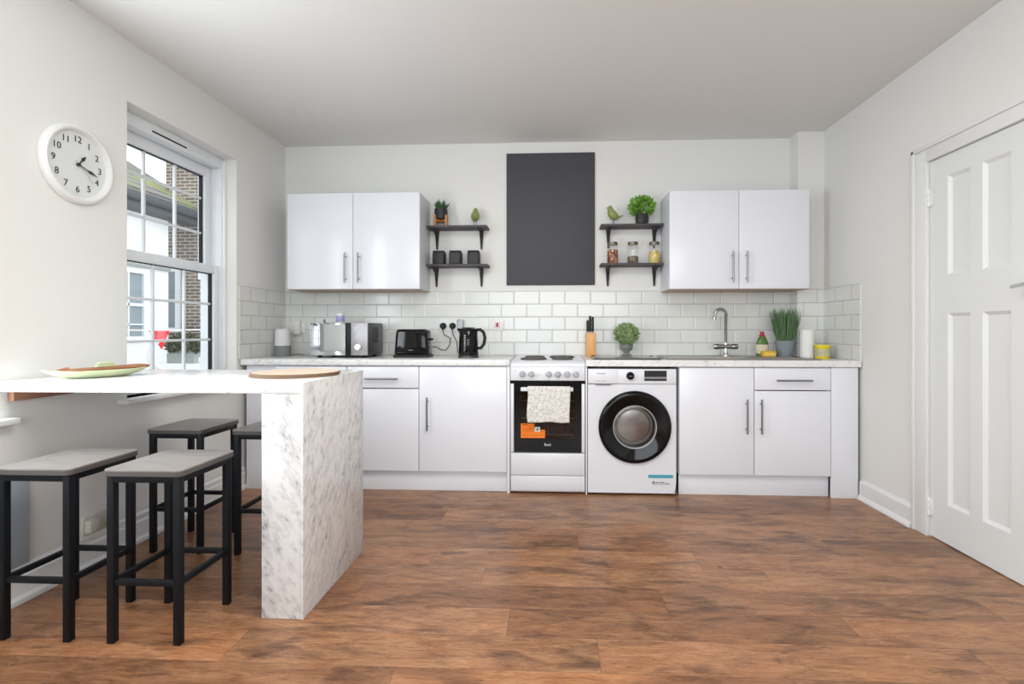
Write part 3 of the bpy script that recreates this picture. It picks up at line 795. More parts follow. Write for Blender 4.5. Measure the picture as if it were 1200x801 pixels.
part('pot', MB().lathe([(0, ZU), (.040, ZU), (.047, ZU + .01), (.052, ZU + .05), (.047, ZU + .088), (.042, ZU + .088), (.042, ZU + .075), (0, ZU + .075)], (c[0], c[1], 0), 8), M['pot'], t, smooth=0)
lf = MB(); leaf_cloud(lf, (c[0], c[1], ZU + .142), (.092, .070, .066), 430, .030, rng, bottom=-.75)
for k in range(26):
    a = rng.uniform(0, 2 * PI); rr = rng.uniform(.02, .09)
    lf.tube([(c[0], c[1], ZU + .075), (c[0] + math.cos(a) * rr * .5, c[1] + math.sin(a) * rr * .4, ZU + .12), (c[0] + math.cos(a) * rr, c[1] + math.sin(a) * rr * .7, ZU + .15 + rng.uniform(0, .03))], .0012, 4)
part('leaves', lf, M['bright'], t, smooth=0)
# jars
def jar(label, x, fill, h):
    t = thing('storage_jar', label, 'jar', (x, -.085, ZLo), 'glass jars on lower right shelf')
    c = (x, -.085, 0); z = ZLo
    part('glass', MB().lathe([(0, z + .0005), (.040, z + .0005), (.0425, z + .005), (.0425, z + .115), (.036, z + .135), (.036, z + .145)], c, 28), M['glass'], t)
    part('contents', MB().lathe([(0, z + .003), (.0395, z + .003), (.040, z + .006), (.040, z + h), (.034, z + h + .003), (0, z + h + .006)], c, 24), fill, t)
    part('lid', MB().lathe([(0, z + .146), (.038, z + .146), (.039, z + .149), (.039, z + .165), (.036, z + .168), (0, z + .168)], c, 28), M['lidm'], t)
    return t
jar('glass jar full of brown and pink pieces, left of three', .447, M['pasta'], .105)
jar('half empty glass jar of grey-brown seeds, middle of three', .603, M['seeds'], .055)
jar('glass jar of pale yellow kernels, right of three', .767, M['pop'], .092)

# ------------------------------------------------------------------ sockets and switches on the tiles
TY = -.0085
t = thing('cooker_switch', 'white cooker switch with red rocker on the tiles', 'switch', (-.455, TY, 1.15))
part('plate', MB().box(-.508, -.402, TY - .010, TY, 1.107, 1.193, .003), M['white'], t)
part('surround', MB().box(-.477, -.433, TY - .0125, TY - .0105, 1.128, 1.172, .001), M['redp'], t)
part('rocker', MB().box(-.463, -.449, TY - .016, TY - .0130, 1.137, 1.166, .002), M['dred'], t)
t = thing('wall_socket', 'white double socket between toaster and kettle', 'socket', (-.85, TY, 1.14))
part('plate', MB().box(-.925, -.779, TY - .009, TY, 1.100, 1.186, .003), M['white'], t)
for x in (-.889, -.813): part('switch', MB().box(x - .006, x + .006, TY - .012, TY - .0092, 1.160, 1.178, .001), M['white'], t)
t = thing('plug_adapter', 'grey plug adapter on tiles just above the kettle', 'adapter', (-.745, TY, 1.15))
part('body', MB().box(-.765, -.728, TY - .035, TY, 1.10, 1.192, .005), M['knob'], t)
part('cap', MB().box(-.770, -.755, TY - .030, TY - .003, 1.175, 1.196, .003), M['gfab'], t)
t = thing('wall_socket', 'white socket with adapter in corner above smart speaker', 'socket', (-2.075, TY, 1.13))
part('plate', MB().box(-2.155, -2.015, TY - .009, TY, 1.085, 1.171, .003), M['white'], t)
part('adapter', MB().box(-2.105, -2.045, TY - .045, TY - .0095, 1.075, 1.185, .006), M['white'], t)
t = thing('wall_socket', 'cream double socket low on left wall above the baseboard', 'socket', (XL, -1.73, .19))
part('plate', MB().box(XL, XL + .010, -1.80, -1.655, .152, .238, .003), M['socket'], t)
part('plug', MB().box(XL + .0102, XL + .045, -1.795, -1.745, .165, .225, .005), M['socket'], t)

def round_plug(x, z):
    return MB().lathe([(0, -.046), (.018, -.046), (.024, -.040), (.026, -.018), (.026, -.0185 + .0085)], (x, 0, z), 20, 'Y').tube([(x, -.034, z - .02), (x, -.034, z - .034)], [.007, .005], 8)
# ------------------------------------------------------------------ toaster
def tapered(x0, x1, y0, y1, z0, z1, dx, dy, b=.02, segs=4):
    bm = bmesh.new(); bmesh.ops.create_cube(bm, size=1)
    for v in bm.verts:
        s_ = 1 if v.co.z > 0 else 0
        v.co = Vector(((x0 + x1) / 2 + v.co.x * (x1 - x0 - 2 * dx * s_), (y0 + y1) / 2 + v.co.y * (y1 - y0 - 2 * dy * s_), z0 if not s_ else z1))
    bmesh.ops.bevel(bm, geom=[e for e in bm.edges], offset=b, segments=segs, affect='EDGES', profile=.5)
    m = MB(); m.bm(bm); return m
t = thing('toaster', 'glossy black two-slice toaster with cord, on left worktop', 'toaster', (-1.06, -.27, WZ))
part('body', tapered(-1.185, -.930, -.35, -.19, WZ + .014, WZ + .208, .012, .008, .022), M['gblack'], t)
part('base', MB().box(-1.189, -.926, -.354, -.186, WZ, WZ + .020, .006), M['black'], t)
part('slot', MB().box(-1.14, -.975, -.305, -.292, WZ + .2075, WZ + .2095).box(-1.14, -.975, -.25, -.237, WZ + .2075, WZ + .2095), M['steel'], t)
part('lever', MB().box(-.935, -.912, -.285, -.255, WZ + .125, WZ + .142, .003), M['black'], t)
part('badge', MB().box(-1.075, -1.042, -.3525, -.349, WZ + .052, WZ + .056), M['steel'], t)
cd = part('cord', MB().tube([(-.925, -.25, WZ + .075), (-.90, -.23, WZ + .075), (-.87, -.18, WZ + .05), (-.845, -.12, WZ + .045), (-.825, -.07, WZ + .085), (-.828, -.045, WZ + .14), (-.880, -.038, WZ + .165), (-.889, -.034, WZ + .20)], .0035, 8), M['black'], t)
part('plug', round_plug(-.889, 1.143), M['black'], cd)
# kettle
kx, ky = -.634, -.325
t = thing('kettle', 'black cordless kettle with handle on right and level marks, beside cooker', 'kettle', (kx, ky, WZ))
part('base', MB().lathe([(0, WZ), (.076, WZ), (.077, WZ + .004), (.074, WZ + .016), (0, WZ + .016)], (kx, ky, 0), 32), M['dgrey'], t)
part('jug', MB().lathe([(0, WZ + .0165), (.072, WZ + .0165), (.0735, WZ + .022), (.070, WZ + .12), (.066, WZ + .205), (.060, WZ + .212), (0, WZ + .214)], (kx, ky, 0), 36), M['gblack'], t)
part('lid', MB().lathe([(0, WZ + .214), (.05, WZ + .214), (.048, WZ + .220), (.012, WZ + .223), (0, WZ + .223)], (kx, ky, 0), 28), M['black'], t)
part('spout', MB().prism([(kx - .058, WZ + .165), (kx - .083, WZ + .214), (kx - .055, WZ + .214)], ky - .018, ky + .018, 'XZ'), M['gblack'], t)
part('handle', MB().tube([(kx + .058, ky, WZ + .203), (kx + .088, ky, WZ + .205), (kx + .112, ky, WZ + .185), (kx + .122, ky, WZ + .145), (kx + .114, ky, WZ + .098), (kx + .092, ky, WZ + .070), (kx + .064, ky, WZ + .068)], [.012, .012, .012, .012, .012, .012, .010], 12), M['black'], t)
g = MB()
for k in range(8):
    a = R(-100); r_ = .0722 - .00004 * k
    g.box(kx - .022, kx - .008, ky - .071, ky - .064, WZ + .055 + k * .015, WZ + .058 + k * .015)
part('level_marks', g, M['white'], t)
cd = part('cord', MB().tube([(kx - .055, ky + .055, WZ + .008), (kx - .11, ky + .16, WZ + .03), (kx - .13, ky + .23, WZ + .11), (-.80, -.05, WZ + .16), (-.813, -.036, WZ + .20)], .0035, 8), M['black'], t)
part('plug', round_plug(-.813, 1.143), M['black'], cd)
# microwave
x0, x1, y0, y1, z0, z1 = -1.778, -1.352, -.425, -.095, WZ + .016, WZ + .255
t = thing('microwave', 'silver mirror fronted microwave with dark sides on left worktop', 'microwave', ((x0 + x1) / 2, -.26, WZ))
part('body', MB().box(x0, x1, y0 + .02, y1, z0, z1, .006), M['dgrey'], t)
d = part('door', MB().box(x0 + .001, x0 + .300, y0, y0 + .0195, z0 + .002, z1 - .001, .003), M['silver'], t, 'mirrored silver door')
part('window', MB().box(x0 + .075, x0 + .262, y0 - .0012, y0 - .0002, z0 + .03, z1 - .012), M['silver'], d)
part('door_edge', MB().box(x0 + .262, x0 + .3005, y0 - .0035, y0 - .0002, z0 + .002, z1 - .001, .001), M['black'], d)
part('control_panel', MB().box(x0 + .3015, x1 - .001, y0, y0 + .0195, z0 + .002, z1 - .001, .003), M['msilver'], t)
part('dial', MB().lathe([(.024, y0 + .001), (.024, y0 - .018), (.020, y0 - .022), (0, y0 - .022)], (x0 + .36, 0, z0 + .062), 24, 'Y'), M['chrome'], t)
part('display', MB().box(x0 + .325, x0 + .40, y0 - .0012, y0 - .0002, z1 - .06, z1 - .025), M['msilver'], t)
v = MB()
for k in range(6): v.box(x1 - .0005, x1 + .0008, y0 + .10 + k * .022, y0 + .112 + k * .022, z0 + .09, z1 - .03)
part('side_vent', v, M['black'], t)
for fx in (x0 + .05, x1 - .05):
    for fy in (y0 + .05, y1 - .05): part('foot', MB().lathe([(0, WZ), (.015, WZ), (.017, z0 + .001), (0, z0 + .001)], (fx, fy, 0), 14), M['black'], t)
cd = part('cord', MB().tube([(x0 + .02, y1 + .012, z0 + .14), (x0 - .02, y1 + .01, z0 + .20), (x0 - .075, -.055, z0 + .165), (x0 - .085, -.06, z0 + .08), (x0 - .05, y1 - .02, WZ + .02), (x0 + .01, y1 + .02, WZ + .006)], .0035, 8), M['black'], t)
part('plug', MB().box(x0 - .115, x0 - .062, -.045, -.0095, WZ + .175, WZ + .232, .006), M['black'], cd)
# tub on the microwave
t = thing('small_tub', 'small white tub with lilac label standing on the microwave', 'tub', (-1.628, -.25, z1))
part('tub', MB().lathe([(0, z1), (.028, z1), (.030, z1 + .004), (.030, z1 + .058), (0, z1 + .058)], (-1.628, -.25, 0), 24), M['white'], t)
part('label', MB().lathe([(.0302, z1 + .012), (.0308, z1 + .013), (.0308, z1 + .052), (.0302, z1 + .053)], (-1.628, -.25, 0), 24), M['purple'], t)
part('lid', MB().lathe([(0, z1 + .0585), (.032, z1 + .0585), (.0325, z1 + .062), (.0325, z1 + .07), (.031, z1 + .073), (0, z1 + .073)], (-1.628, -.25, 0), 24), M['white'], t)
single('bottle_cap', MB().lathe([(0, z1), (.010, z1), (.011, z1 + .003), (.008, z1 + .018), (.007, z1 + .028), (0, z1 + .03)], (-1.742, -.27, 0), 16), M['gfab'], 'tiny grey cap at left end of microwave top', 'cap', (-1.742, -.27, z1))
# smart speaker
sx, sy = -2.098, -.21
t = thing('smart_speaker', 'white and grey smart speaker in the left corner', 'speaker', (sx, sy, WZ))
part('base', MB().lathe([(0, WZ), (.058, WZ), (.0615, WZ + .006), (.0595, WZ + .082), (0, WZ + .082)], (sx, sy, 0), 32), M['gfab'], t)
tp = MB().lathe([(0, WZ + .0825), (.0593, WZ + .0825), (.0555, WZ + .16), (.052, WZ + .205), (.046, WZ + .213), (0, WZ + .214)], (sx, sy, 0), 32)
tp.v = [(a, b, c_ + (.10 * (b - sy) if c_ > WZ + .2 else 0)) for a, b, c_ in tp.v]
part('top', tp, M['wfab'], t)
part('cord', MB().tube([(sx + .055, sy + .02, WZ + .01), (sx + .085, sy + .06, WZ + .018), (sx + .10, sy + .13, WZ + .006)], .003, 6), M['gfab'], t)

# ------------------------------------------------------------------ cooker
cx0, cx1 = -.300, .205
t = thing('electric_cooker', 'white freestanding electric cooker with four hotplates', 'cooker', ((cx0 + cx1) / 2, -.3, 0))
b = MB()
b.box(cx0, cx0 + .02, -.585, -.02, .012, .862).box(cx1 - .02, cx1, -.585, -.02, .012, .862)
b.box(cx0 + .02, cx1 - .02, -.585, -.02, .012, .285).box(cx0 + .02, cx1 - .02, -.585, -.02, .752, .862).box(cx0 + .02, cx1 - .02, -.06, -.02, .285, .752)
part('body', b, M['enam'], t)
part('cavity', MB().box(cx0 + .0205, cx1 - .0205, -.10, -.0605, .286, .751).box(cx0 + .0205, cx0 + .04, -.57, -.1005, .286, .751).box(cx1 - .04, cx1 - .0205, -.57, -.1005, .286, .751).box(cx0 + .041, cx1 - .041, -.57, -.1005, .286, .30).box(cx0 + .041, cx1 - .041, -.57, -.1005, .735, .751), M['cavity'], t)
for z in (.385, .50, .62):
    r_ = MB().tube([(cx0 + .042, -.52, z), (cx1 - .042, -.52, z)], .003, 6)
    for k in range(9): r_.tube([(cx0 + .06 + k * .048, -.52, z), (cx0 + .06 + k * .048, -.12, z)], .0018, 5)
    part('oven_rack', r_, M['rack'], t)
hb = part('hob', MB().prism([(-.0095, .8625), (-.0095, .913), (-.035, .913), (-.05, .905), (-.545, .899), (-.575, .893), (-.598, .880), (-.602, .868), (-.602, .8625)], cx0, cx1, 'YZ'), M['enam'], t, smooth=60)
for (px_, py_, r_) in ((-.150, -.19, .072), (-.150, -.41, .090), (.055, -.19, .090), (.055, -.41, .072)):
    zz = .8995 if py_ < -.3 else .9025
    part('hotplate', MB().lathe([(r_ + .006, zz), (r_ + .006, zz + .004), (r_, zz + .005), (r_, zz + .011), (r_ - .004, zz + .012), (r_ * .3, zz + .012), (r_ * .28, zz + .010), (0, zz + .010)], (px_, py_, 0), 40), M['plate'], t)
part('control_panel', MB().box(cx0, cx1, -.603, -.5855, .768, .8615, .003), M['enam'], t)
for x in (-.219, -.158, -.040, .022, .085, .143):
    k = part('knob', MB().lathe([(.021, -.6035), (.021, -.608), (.0165, -.611), (.0155, -.630), (.013, -.633), (0, -.633)], (x, 0, .812), 24, 'Y'), M['knob'], t)
    part('grip', MB().box(x - .004, x + .004, -.642, -.6325, .798, .826, .002), M['knob'], k)
    g = MB()
    for a in range(0, 360, 60): g.box(x + .027 * math.cos(R(a)) - .001, x + .027 * math.cos(R(a)) + .001, -.6038, -.6031, .812 + .027 * math.sin(R(a)) - .001, .812 + .027 * math.sin(R(a)) + .001)
for x in (-.262, .170): part('indicator', MB().lathe([(.003, -.603), (.003, -.605), (0, -.6055)], (x, 0, .836), 10, 'Y'), M['ink'], t)
dr = MB()
dr.box(cx0, cx1, -.606, -.5855, .748, .766).box(cx0 + .024, cx0 + .075, -.606, -.5855, .283, .7475).box(cx1 - .075, cx1 - .024, -.606, -.5855, .283, .7475)
dr.box(cx0 + .0755, cx1 - .0755, -.606, -.5855, .283, .372).box(cx0 + .0755, cx1 - .0755, -.606, -.5855, .706, .7475)
d = part('oven_door', dr, M['gblack'], t, 'black glass oven door')
part('window', MB().box(cx0 + .0755, cx1 - .0755, -.604, -.600, .3725, .7055), M['ovenglass'], d)
for xa in (cx0 + .001, cx1 - .0235): part('side_strip', MB().box(xa, xa + .0225, -.609, -.5855, .285, .7475, .004), M['enam'], d, 'white side strip')
h = MB().box(-.228, .124, -.650, -.632, .700, .727, .005)
for x in (-.21, .106): h.box(x - .008, x + .008, -.632, -.6055, .705, .722)
part('handle', h, M['enam'], d)
sk = part('energy_sticker', MB().box(-.229, -.137, -.6085, -.6065, .437, .478).box(-.229, -.065, -.6085, -.6065, .380, .4365), M['orange'], d, 'orange energy sticker')
part('print', MB().box(-.221, -.185, -.6092, -.6086, .466, .472).box(-.221, -.150, -.6092, -.6086, .4405, .442).box(-.223, -.075, -.6092, -.6086, .425, .4265).box(-.223, -.072, -.6092, -.6086, .397, .3985), M['brownink'], sk)
part('print_square', MB().box(-.135, -.099, -.6092, -.6086, .421, .455), M['white'], sk)
part('print_mark', MB().prism([(-.117, .428), (-.109, .438), (-.117, .449), (-.125, .438)], -.6097, -.6093), M['succ'], sk)
F3 = lambda x, y, z: Matrix(((1, 0, 0, x), (0, 0, -1, y), (0, 1, 0, z), (0, 0, 0, 1)))   # text on a -Y facing front
part('logo', MB().text('Bush', .024, F3(-.047, -.6068, .335)), M['white'], d, smooth=0)
part('clock_print', MB().box(-.04, -.008, -.6068, -.6061, .727, .730), M['ink'], d)
part('drawer', MB().box(cx0 + .002, cx1 - .002, -.606, -.5855, .128, .277, .004), M['enam'], t)
part('kickboard', MB().box(cx0 + .002, cx1 - .002, -.603, -.5855, .022, .124, .003), M['enam'], t)
for x in (cx0 + .03, cx1 - .03):
    for y in (-.55, -.06): part('foot', MB().lathe([(0, 0), (.016, 0), (.014, .013), (0, .013)], (x, y, 0), 12), M['black'], t)
# tea towel over the oven handle
vs = []; fs = []
nx, nz = 26, 26
prof = []
for k in range(8): prof.append((-.627 - .0, .655 + .0085 * k))
hz = .7385
path = [(-.6285, .66), (-.6285, .70), (-.629, .735), (-.634, .7405), (-.641, .742), (-.648, .7405), (-.6535, .735)] + [(-.6535 - .0004 * k, .735 - .0095 * k) for k in range(1, 25)]
nz = len(path)
for j, (yy, zz) in enumerate(path):
    u = max(0, (j - 7) / 24.0)
    for i_ in range(nx):
        s_ = i_ / (nx - 1)
        x = -.185 + .288 * s_ + (.006 * math.sin(u * 5 + 1) * (1 if s_ < .5 else .3) + (.008 * u if s_ < .2 else -.004 * u))
        y = yy - .005 * u * (1 + math.sin(s_ * 17 + 1.3)) - .002 * u * math.sin(s_ * 40)
        z = zz - .010 - (.003 * math.sin(s_ * 9) * u) 
        vs.append((x, y, z))
for j in range(nz - 1):
    for i_ in range(nx - 1):
        fs.append((j * nx + i_, j * nx + i_ + 1, (j + 1) * nx + i_ + 1, (j + 1) * nx + i_))
o = single('tea_towel', MB().add(vs, fs), M['towel'], 'white patterned tea towel hanging on oven door handle', 'towel', (-.04, -.641, .74), smooth=80)
sm = o.modifiers.new('thick', 'SOLIDIFY'); sm.thickness = .0025; sm.offset = 1

# ------------------------------------------------------------------ washing machine
wx0, wx1, wy0, wz0, wz1 = .2235, .8130, -.600, .015, .849
wcx, wcz = .537, .459
t = thing('washing_machine', 'white front-loading washing machine with large black door ring', 'washing machine', ((wx0 + wx1) / 2, -.32, 0))
b = MB()
zp = .745                                              # body front goes up to the control panel
n = 64; RH = .185
vs = []; fs = []
for k in range(n):
    a = 2 * PI * (k + .5) / n; ca, sa = math.cos(a), math.sin(a)
    vs.append((wcx + RH * ca, wy0, wcz + RH * sa))
    tx_ = ((wx1 if ca > 0 else wx0) - wcx) / ca if abs(ca) > 1e-9 else 1e9
    tz_ = ((zp if sa > 0 else wz0) - wcz) / sa if abs(sa) > 1e-9 else 1e9
    q = min(tx_, tz_); vs.append((wcx + q * ca, wy0, wcz + q * sa))
for k in range(n):
    l = (k + 1) % n; fs.append((2 * k, 2 * k + 1, 2 * l + 1, 2 * l))
b.add(vs, fs)
for q in ((wx0, wz0), (wx1, wz0), (wx0, zp), (wx1, zp)):
    # close the corner triangles
    near = sorted(range(n), key=lambda k: (vs[2 * k + 1][0] - q[0]) ** 2 + (vs[2 * k + 1][2] - q[1]) ** 2)[:2]
    b.add([vs[2 * near[0] + 1], (q[0], wy0, q[1]), vs[2 * near[1] + 1]], [(0, 1, 2)])
yb = -.06
V = [(wx0, wy0, wz0), (wx1, wy0, wz0), (wx1, wy0, zp), (wx0, wy0, zp), (wx0, yb, wz0), (wx1, yb, wz0), (wx1, yb, wz1), (wx0, yb, wz1), (wx0, wy0, wz1), (wx1, wy0, wz1)]
b.add(V, [(0, 4, 5, 1), (1, 5, 6, 9, 2), (0, 3, 8, 7, 4), (4, 7, 6, 5), (8, 9, 6, 7)])
part('body', b, M['enam'], t, smooth=0)
part('control_panel', MB().box(wx0, wx1, wy0 - .006, wy0 + .012, zp + .002, wz1, .005), M['enam'], t)
dwr = part('detergent_drawer', MB().box(wx0 + .004, wx0 + .20, wy0 - .010, wy0 - .0065, zp + .006, wz1 - .006, .0015), M['enam'], t)
part('drawer_grip', MB().box(wx0 + .05, wx0 + .155, wy0 - .0115, wy0 - .0003, zp - .004, zp + .0045, .001), M['ink'], dwr)
part('logo', MB().text('Hisense', .019, F3(wx0 + .087, wy0 - .0105, wz1 - .030)), M['ink2'], dwr, smooth=0)
part('print', MB().box(wx0 + .055, wx0 + .085, wy0 - .0108, wy0 - .0101, zp + .022, zp + .0245).box(wx0 + .092, wx0 + .12, wy0 - .0108, wy0 - .0101, zp + .022, zp + .0245), M['ink'], dwr)
dl = part('dial', MB().lathe([(.027, wy0 - .0065), (.027, wy0 - .010), (.024, wy0 - .026), (.021, wy0 - .029), (0, wy0 - .029)], (.507, 0, .803), 32, 'Y'), M['gblack'], t)
part('dial_mark', MB().box(.495, .519, wy0 - .0297, wy0 - .0292, .802, .804), M['knob'], dl)
part('display', MB().box(.600, .748, wy0 - .0085, wy0 - .0065, .770, .838), M['darkglass'], t)
part('display_band', MB().box(.601, .747, wy0 - .0092, wy0 - .0086, .783, .797), M['gfab'], t)
R0 = .243
part('door_ring', MB().ring([(R0, wy0 - .001), (R0, wy0 - .014), (R0 - .008, wy0 - .024), (R0 - .022, wy0 - .030), (R0 - .030, wy0 - .029), (.146, wy0 - .010), (.146, wy0 - .001)], (wcx, 0, wcz), 72, 'Y'), M['gblack'], t)
part('inner_rim', MB().ring([(.1458, wy0 - .015), (.1425, wy0 - .018), (.139, wy0 - .012), (.139, wy0 + .01), (.1458, wy0 + .01)], (wcx, 0, wcz), 64, 'Y'), M['knob'], t)
part('door_glass', MB().lathe([(.1385, wy0 - .010), (.124, wy0 + .010), (.10, wy0 + .05), (.07, wy0 + .075), (0, wy0 + .085)], (wcx, 0, wcz), 48, 'Y'), M['bowl'], t)
rg = MB()
for rr, yy in ((.118, .018), (.092, .058)):
    rg.ring([(rr + .003 * math.cos(k), wy0 + yy + .003 * math.sin(k)) for k in (0, 1.05, 2.1, 3.14, 4.2, 5.2)], (wcx, 0, wcz), 48, 'Y')
part('glass_ridge', rg, M['glassrim'], t)
pd = MB()
for a in (75, 195, 315):
    ca, sa = math.cos(R(a)), math.sin(R(a))
    pd.tube([(wcx + .165 * ca, wy0 + .09, wcz + .165 * sa), (wcx + .10 * ca, wy0 + .30, wcz + .10 * sa)], [.016, .030], 10)
part('drum_paddle', pd, M['white'], t)
part('gasket', MB().ring([(.184, wy0 + .001), (.150, wy0 + .012), (.160, wy0 + .04), (.184, wy0 + .04)], (wcx, 0, wcz), 48, 'Y'), M['gfab'], t)
dm = MB().lathe([(.183, wy0 + .041), (.23, wy0 + .06), (.235, wy0 + .10), (.235, wy0 + .40), (.2, wy0 + .42), (0, wy0 + .43)], (wcx, 0, wcz), 48, 'Y')
part('drum', dm, M['drum'], t)
sk = part('warranty_sticker', MB().box(.628, .792, wy0 - .0012, wy0 - .0002, .118, .140), M['teal'], t, 'teal sticker strip')
part('print', MB().box(.655, .668, wy0 - .0012, wy0 - .0002, .079, .096).box(.672, .700, wy0 - .0012, wy0 - .0002, .084, .091).box(.704, .735, wy0 - .0012, wy0 - .0002, .084, .091).box(.738, .768, wy0 - .0012, wy0 - .0002, .080, .084).box(.655, .766, wy0 - .0012, wy0 - .0002, .074, .0755), M['ink'], sk)
for x in (wx0 + .04, wx1 - .04):
    for y in (-.55, -.12): part('foot', MB().lathe([(0, 0), (.02, 0), (.018, wz0 + .001), (0, wz0 + .001)], (x, y, 0), 12), M['black'], t)

# ------------------------------------------------------------------ things on the right worktop
t = thing('knife_block', 'light wood knife block standing right of the cooker', 'knife block', (.276, -.10, WZ))
part('block', MB().box(.241, .311, -.165, -.035, WZ, WZ + .182, .004), M['knifewood'], t)
part('slot', MB().box(.252, .256, -.14, -.06, WZ + .1815, WZ + .1826).box(.272, .276, -.14, -.06, WZ + .1815, WZ + .1826).box(.291, .295, -.14, -.06, WZ + .1815, WZ + .1826), M['black'], t)
def knife(label, x, y, h):
    zt = WZ + .1828
    k = thing('kitchen_knife', label, 'knife', (x, y, zt), 'black handled knives in the knife block')
    part('handle', MB().box(x - .0085, x + .0085, y - .015, y + .015, zt + .006, zt + h, .006, 3), M['black'], k)
    part('bolster', MB().box(x - .006, x + .006, y - .011, y + .011, zt, zt + .007, .002), M['steel'], k)
knife('left knife in the block, with a shorter black handle', .254, -.10, .095)
knife('middle knife in the block, with the longest black handle', .274, -.085, .130)
knife('right knife in the block, with a tall black handle', .2935, -.10, .122)
t = thing('chopping_board', 'grey glass chopping board with black corner feet on worktop', 'chopping board', (.50, -.40, WZ))
part('glass', MB().box(.262, .740, -.545, -.215, WZ + .005, WZ + .011, .002), M['gunder'], t)
for x in (.285, .715):
    for y in (-.525, -.235): part('foot', MB().lathe([(0, WZ), (.012, WZ), (.013, WZ + .012), (.010, WZ + .0135), (0, WZ + .0135)], (x, y, 0), 14), M['black'], t)
# topiary
c = (.548, -.125)
t = thing('potted_topiary', 'round green topiary ball in grey urn behind the chopping board', 'plant', (c[0], c[1], WZ))
part('urn', MB().lathe([(0, WZ), (.050, WZ), (.050, WZ + .008), (.030, WZ + .016), (.020, WZ + .030), (.022, WZ + .036), (.042, WZ + .052), (.050, WZ + .070), (.046, WZ + .080), (.052, WZ + .092), (.047, WZ + .094), (.042, WZ + .085), (0, WZ + .085)], (c[0], c[1], 0), 28), M['stone'], t)
lf = MB(); leaf_cloud(lf, (c[0], c[1], WZ + .170), (.088, .082, .076), 900, .020, random.Random(5), bottom=-.9)
lf.lathe([(0, WZ + .085), (.02, WZ + .09), (.06, WZ + .13), (.07, WZ + .17), (.05, WZ + .22), (0, WZ + .235)], (c[0], c[1], 0), 14)
part('leaves', lf, M['topi'], t, smooth=0)
SZ = WZ + .0055
# washing-up bottle
c = (1.556, -.150)
t = thing('soap_bottle', 'green washing-up liquid bottle with red cap by sponge', 'bottle', (c[0], c[1], SZ))
part('bottle', MB().lathe([(0, SZ), (.042, SZ), (.046, SZ + .008), (.047, SZ + .06), (.043, SZ + .10), (.030, SZ + .135), (.020, SZ + .148), (0, SZ + .148)], (c[0], c[1], 0), 28, sy=.62), M['liquid'], t)
part('cap', MB().lathe([(.021, SZ + .1485), (.021, SZ + .158), (.014, SZ + .163), (.013, SZ + .185), (0, SZ + .187)], (c[0], c[1], 0), 20), M['red'], t)
part('label', MB().lathe([(.0472, SZ + .022), (.0478, SZ + .023), (.0476, SZ + .062), (.0462, SZ + .088), (.0456, SZ + .088)], (c[0], c[1], 0), 28, sy=.63), M['blabel'], t)
t = thing('sponge', 'yellow sponge in front of the green bottle on sink edge', 'sponge', (1.575, -.215, SZ))
part('pad', MB().box(1.528, 1.622, -.240, -.188, SZ, SZ + .042, .006), M['sponge'], t)
part('print', MB().box(1.538, 1.612, -.2412, -.2398, SZ + .013, SZ + .026), M['spband'], t)
# chives
c = (1.714, -.165)
t = thing('potted_chives', 'tall grassy green plant in blue-grey pot at end of sink', 'plant', (c[0], c[1], SZ))
part('pot', MB().lathe([(0, SZ), (.050, SZ), (.052, SZ + .004), (.068, SZ + .112), (.068, SZ + .117), (.063, SZ + .117), (.062, SZ + .105), (0, SZ + .105)], (c[0], c[1], 0), 28), M['gpot'], t)
part('soil', MB().lathe([(0, SZ + .1055), (.0615, SZ + .1055), (.0, SZ + .110)], (c[0], c[1], 0), 20), M['soil'], t)
rng = random.Random(11); lf = MB()
for k in range(330):
    a = rng.uniform(0, 2 * PI); r0 = .056 * math.sqrt(rng.random()); bx, by = math.cos(a) * r0, math.sin(a) * r0
    L = rng.choice((rng.uniform(.13, .2), rng.uniform(.2, .26), rng.uniform(.2, .26))); sp = rng.uniform(.5, 1.15)
    tx2 = bx * (1 + .95 * sp) + rng.uniform(-.02, .02); ty2 = by * (1 + .7 * sp) + rng.uniform(-.015, .015)
    if abs(tx2) > .106: tx2 = math.copysign(.106, tx2)
    p = [(c[0] + bx, c[1] + by, SZ + .105), (c[0] + bx * .4 + tx2 * .6, c[1] + by * .4 + ty2 * .6, SZ + .105 + L * .6), (c[0] + tx2, c[1] + ty2, SZ + .105 + L)]
    lf.tube(p, [.0024, .0022, .0007], 4, cap=False)
part('leaves', lf, M['chive'], t, smooth=60)
# kitchen roll
c = (1.838, -.248)
t = thing('kitchen_roll', 'white kitchen roll standing in the right corner', 'kitchen roll', (c[0], c[1], WZ))
part('roll', MB().lathe([(.020, WZ + .204), (.020, WZ), (.046, WZ), (.049, WZ + .003), (.049, WZ + .203), (.047, WZ + .2045), (.020, WZ + .204)], (c[0], c[1], 0), 36), M['paper'], t)
part('core', MB().ring([(.0198, WZ + .001), (.0198, WZ + .2035), (.018, WZ + .2035), (.018, WZ + .001)], (c[0], c[1], 0), 24), M['matedge'], t)
# yellow tub
c = (1.897, -.345)
t = thing('yellow_tub', 'yellow lidded tub beside kitchen roll by the right wall', 'tub', (c[0], c[1], WZ))
part('tub', MB().lathe([(0, WZ), (.044, WZ), (.047, WZ + .004), (.048, WZ + .078), (0, WZ + .078)], (c[0], c[1], 0), 32), M['yellow'], t)
part('label', MB().lathe([(.0482, WZ + .018), (.0489, WZ + .0185), (.0489, WZ + .068), (.0482, WZ + .0685)], (c[0], c[1], 0), 32), M['ylabel'], t)
part('lid', MB().lathe([(0, WZ + .0785), (.0505, WZ + .0785), (.0515, WZ + .081), (.0515, WZ + .094), (.049, WZ + .098), (0, WZ + .098)], (c[0], c[1], 0), 32), M['yellow'], t)

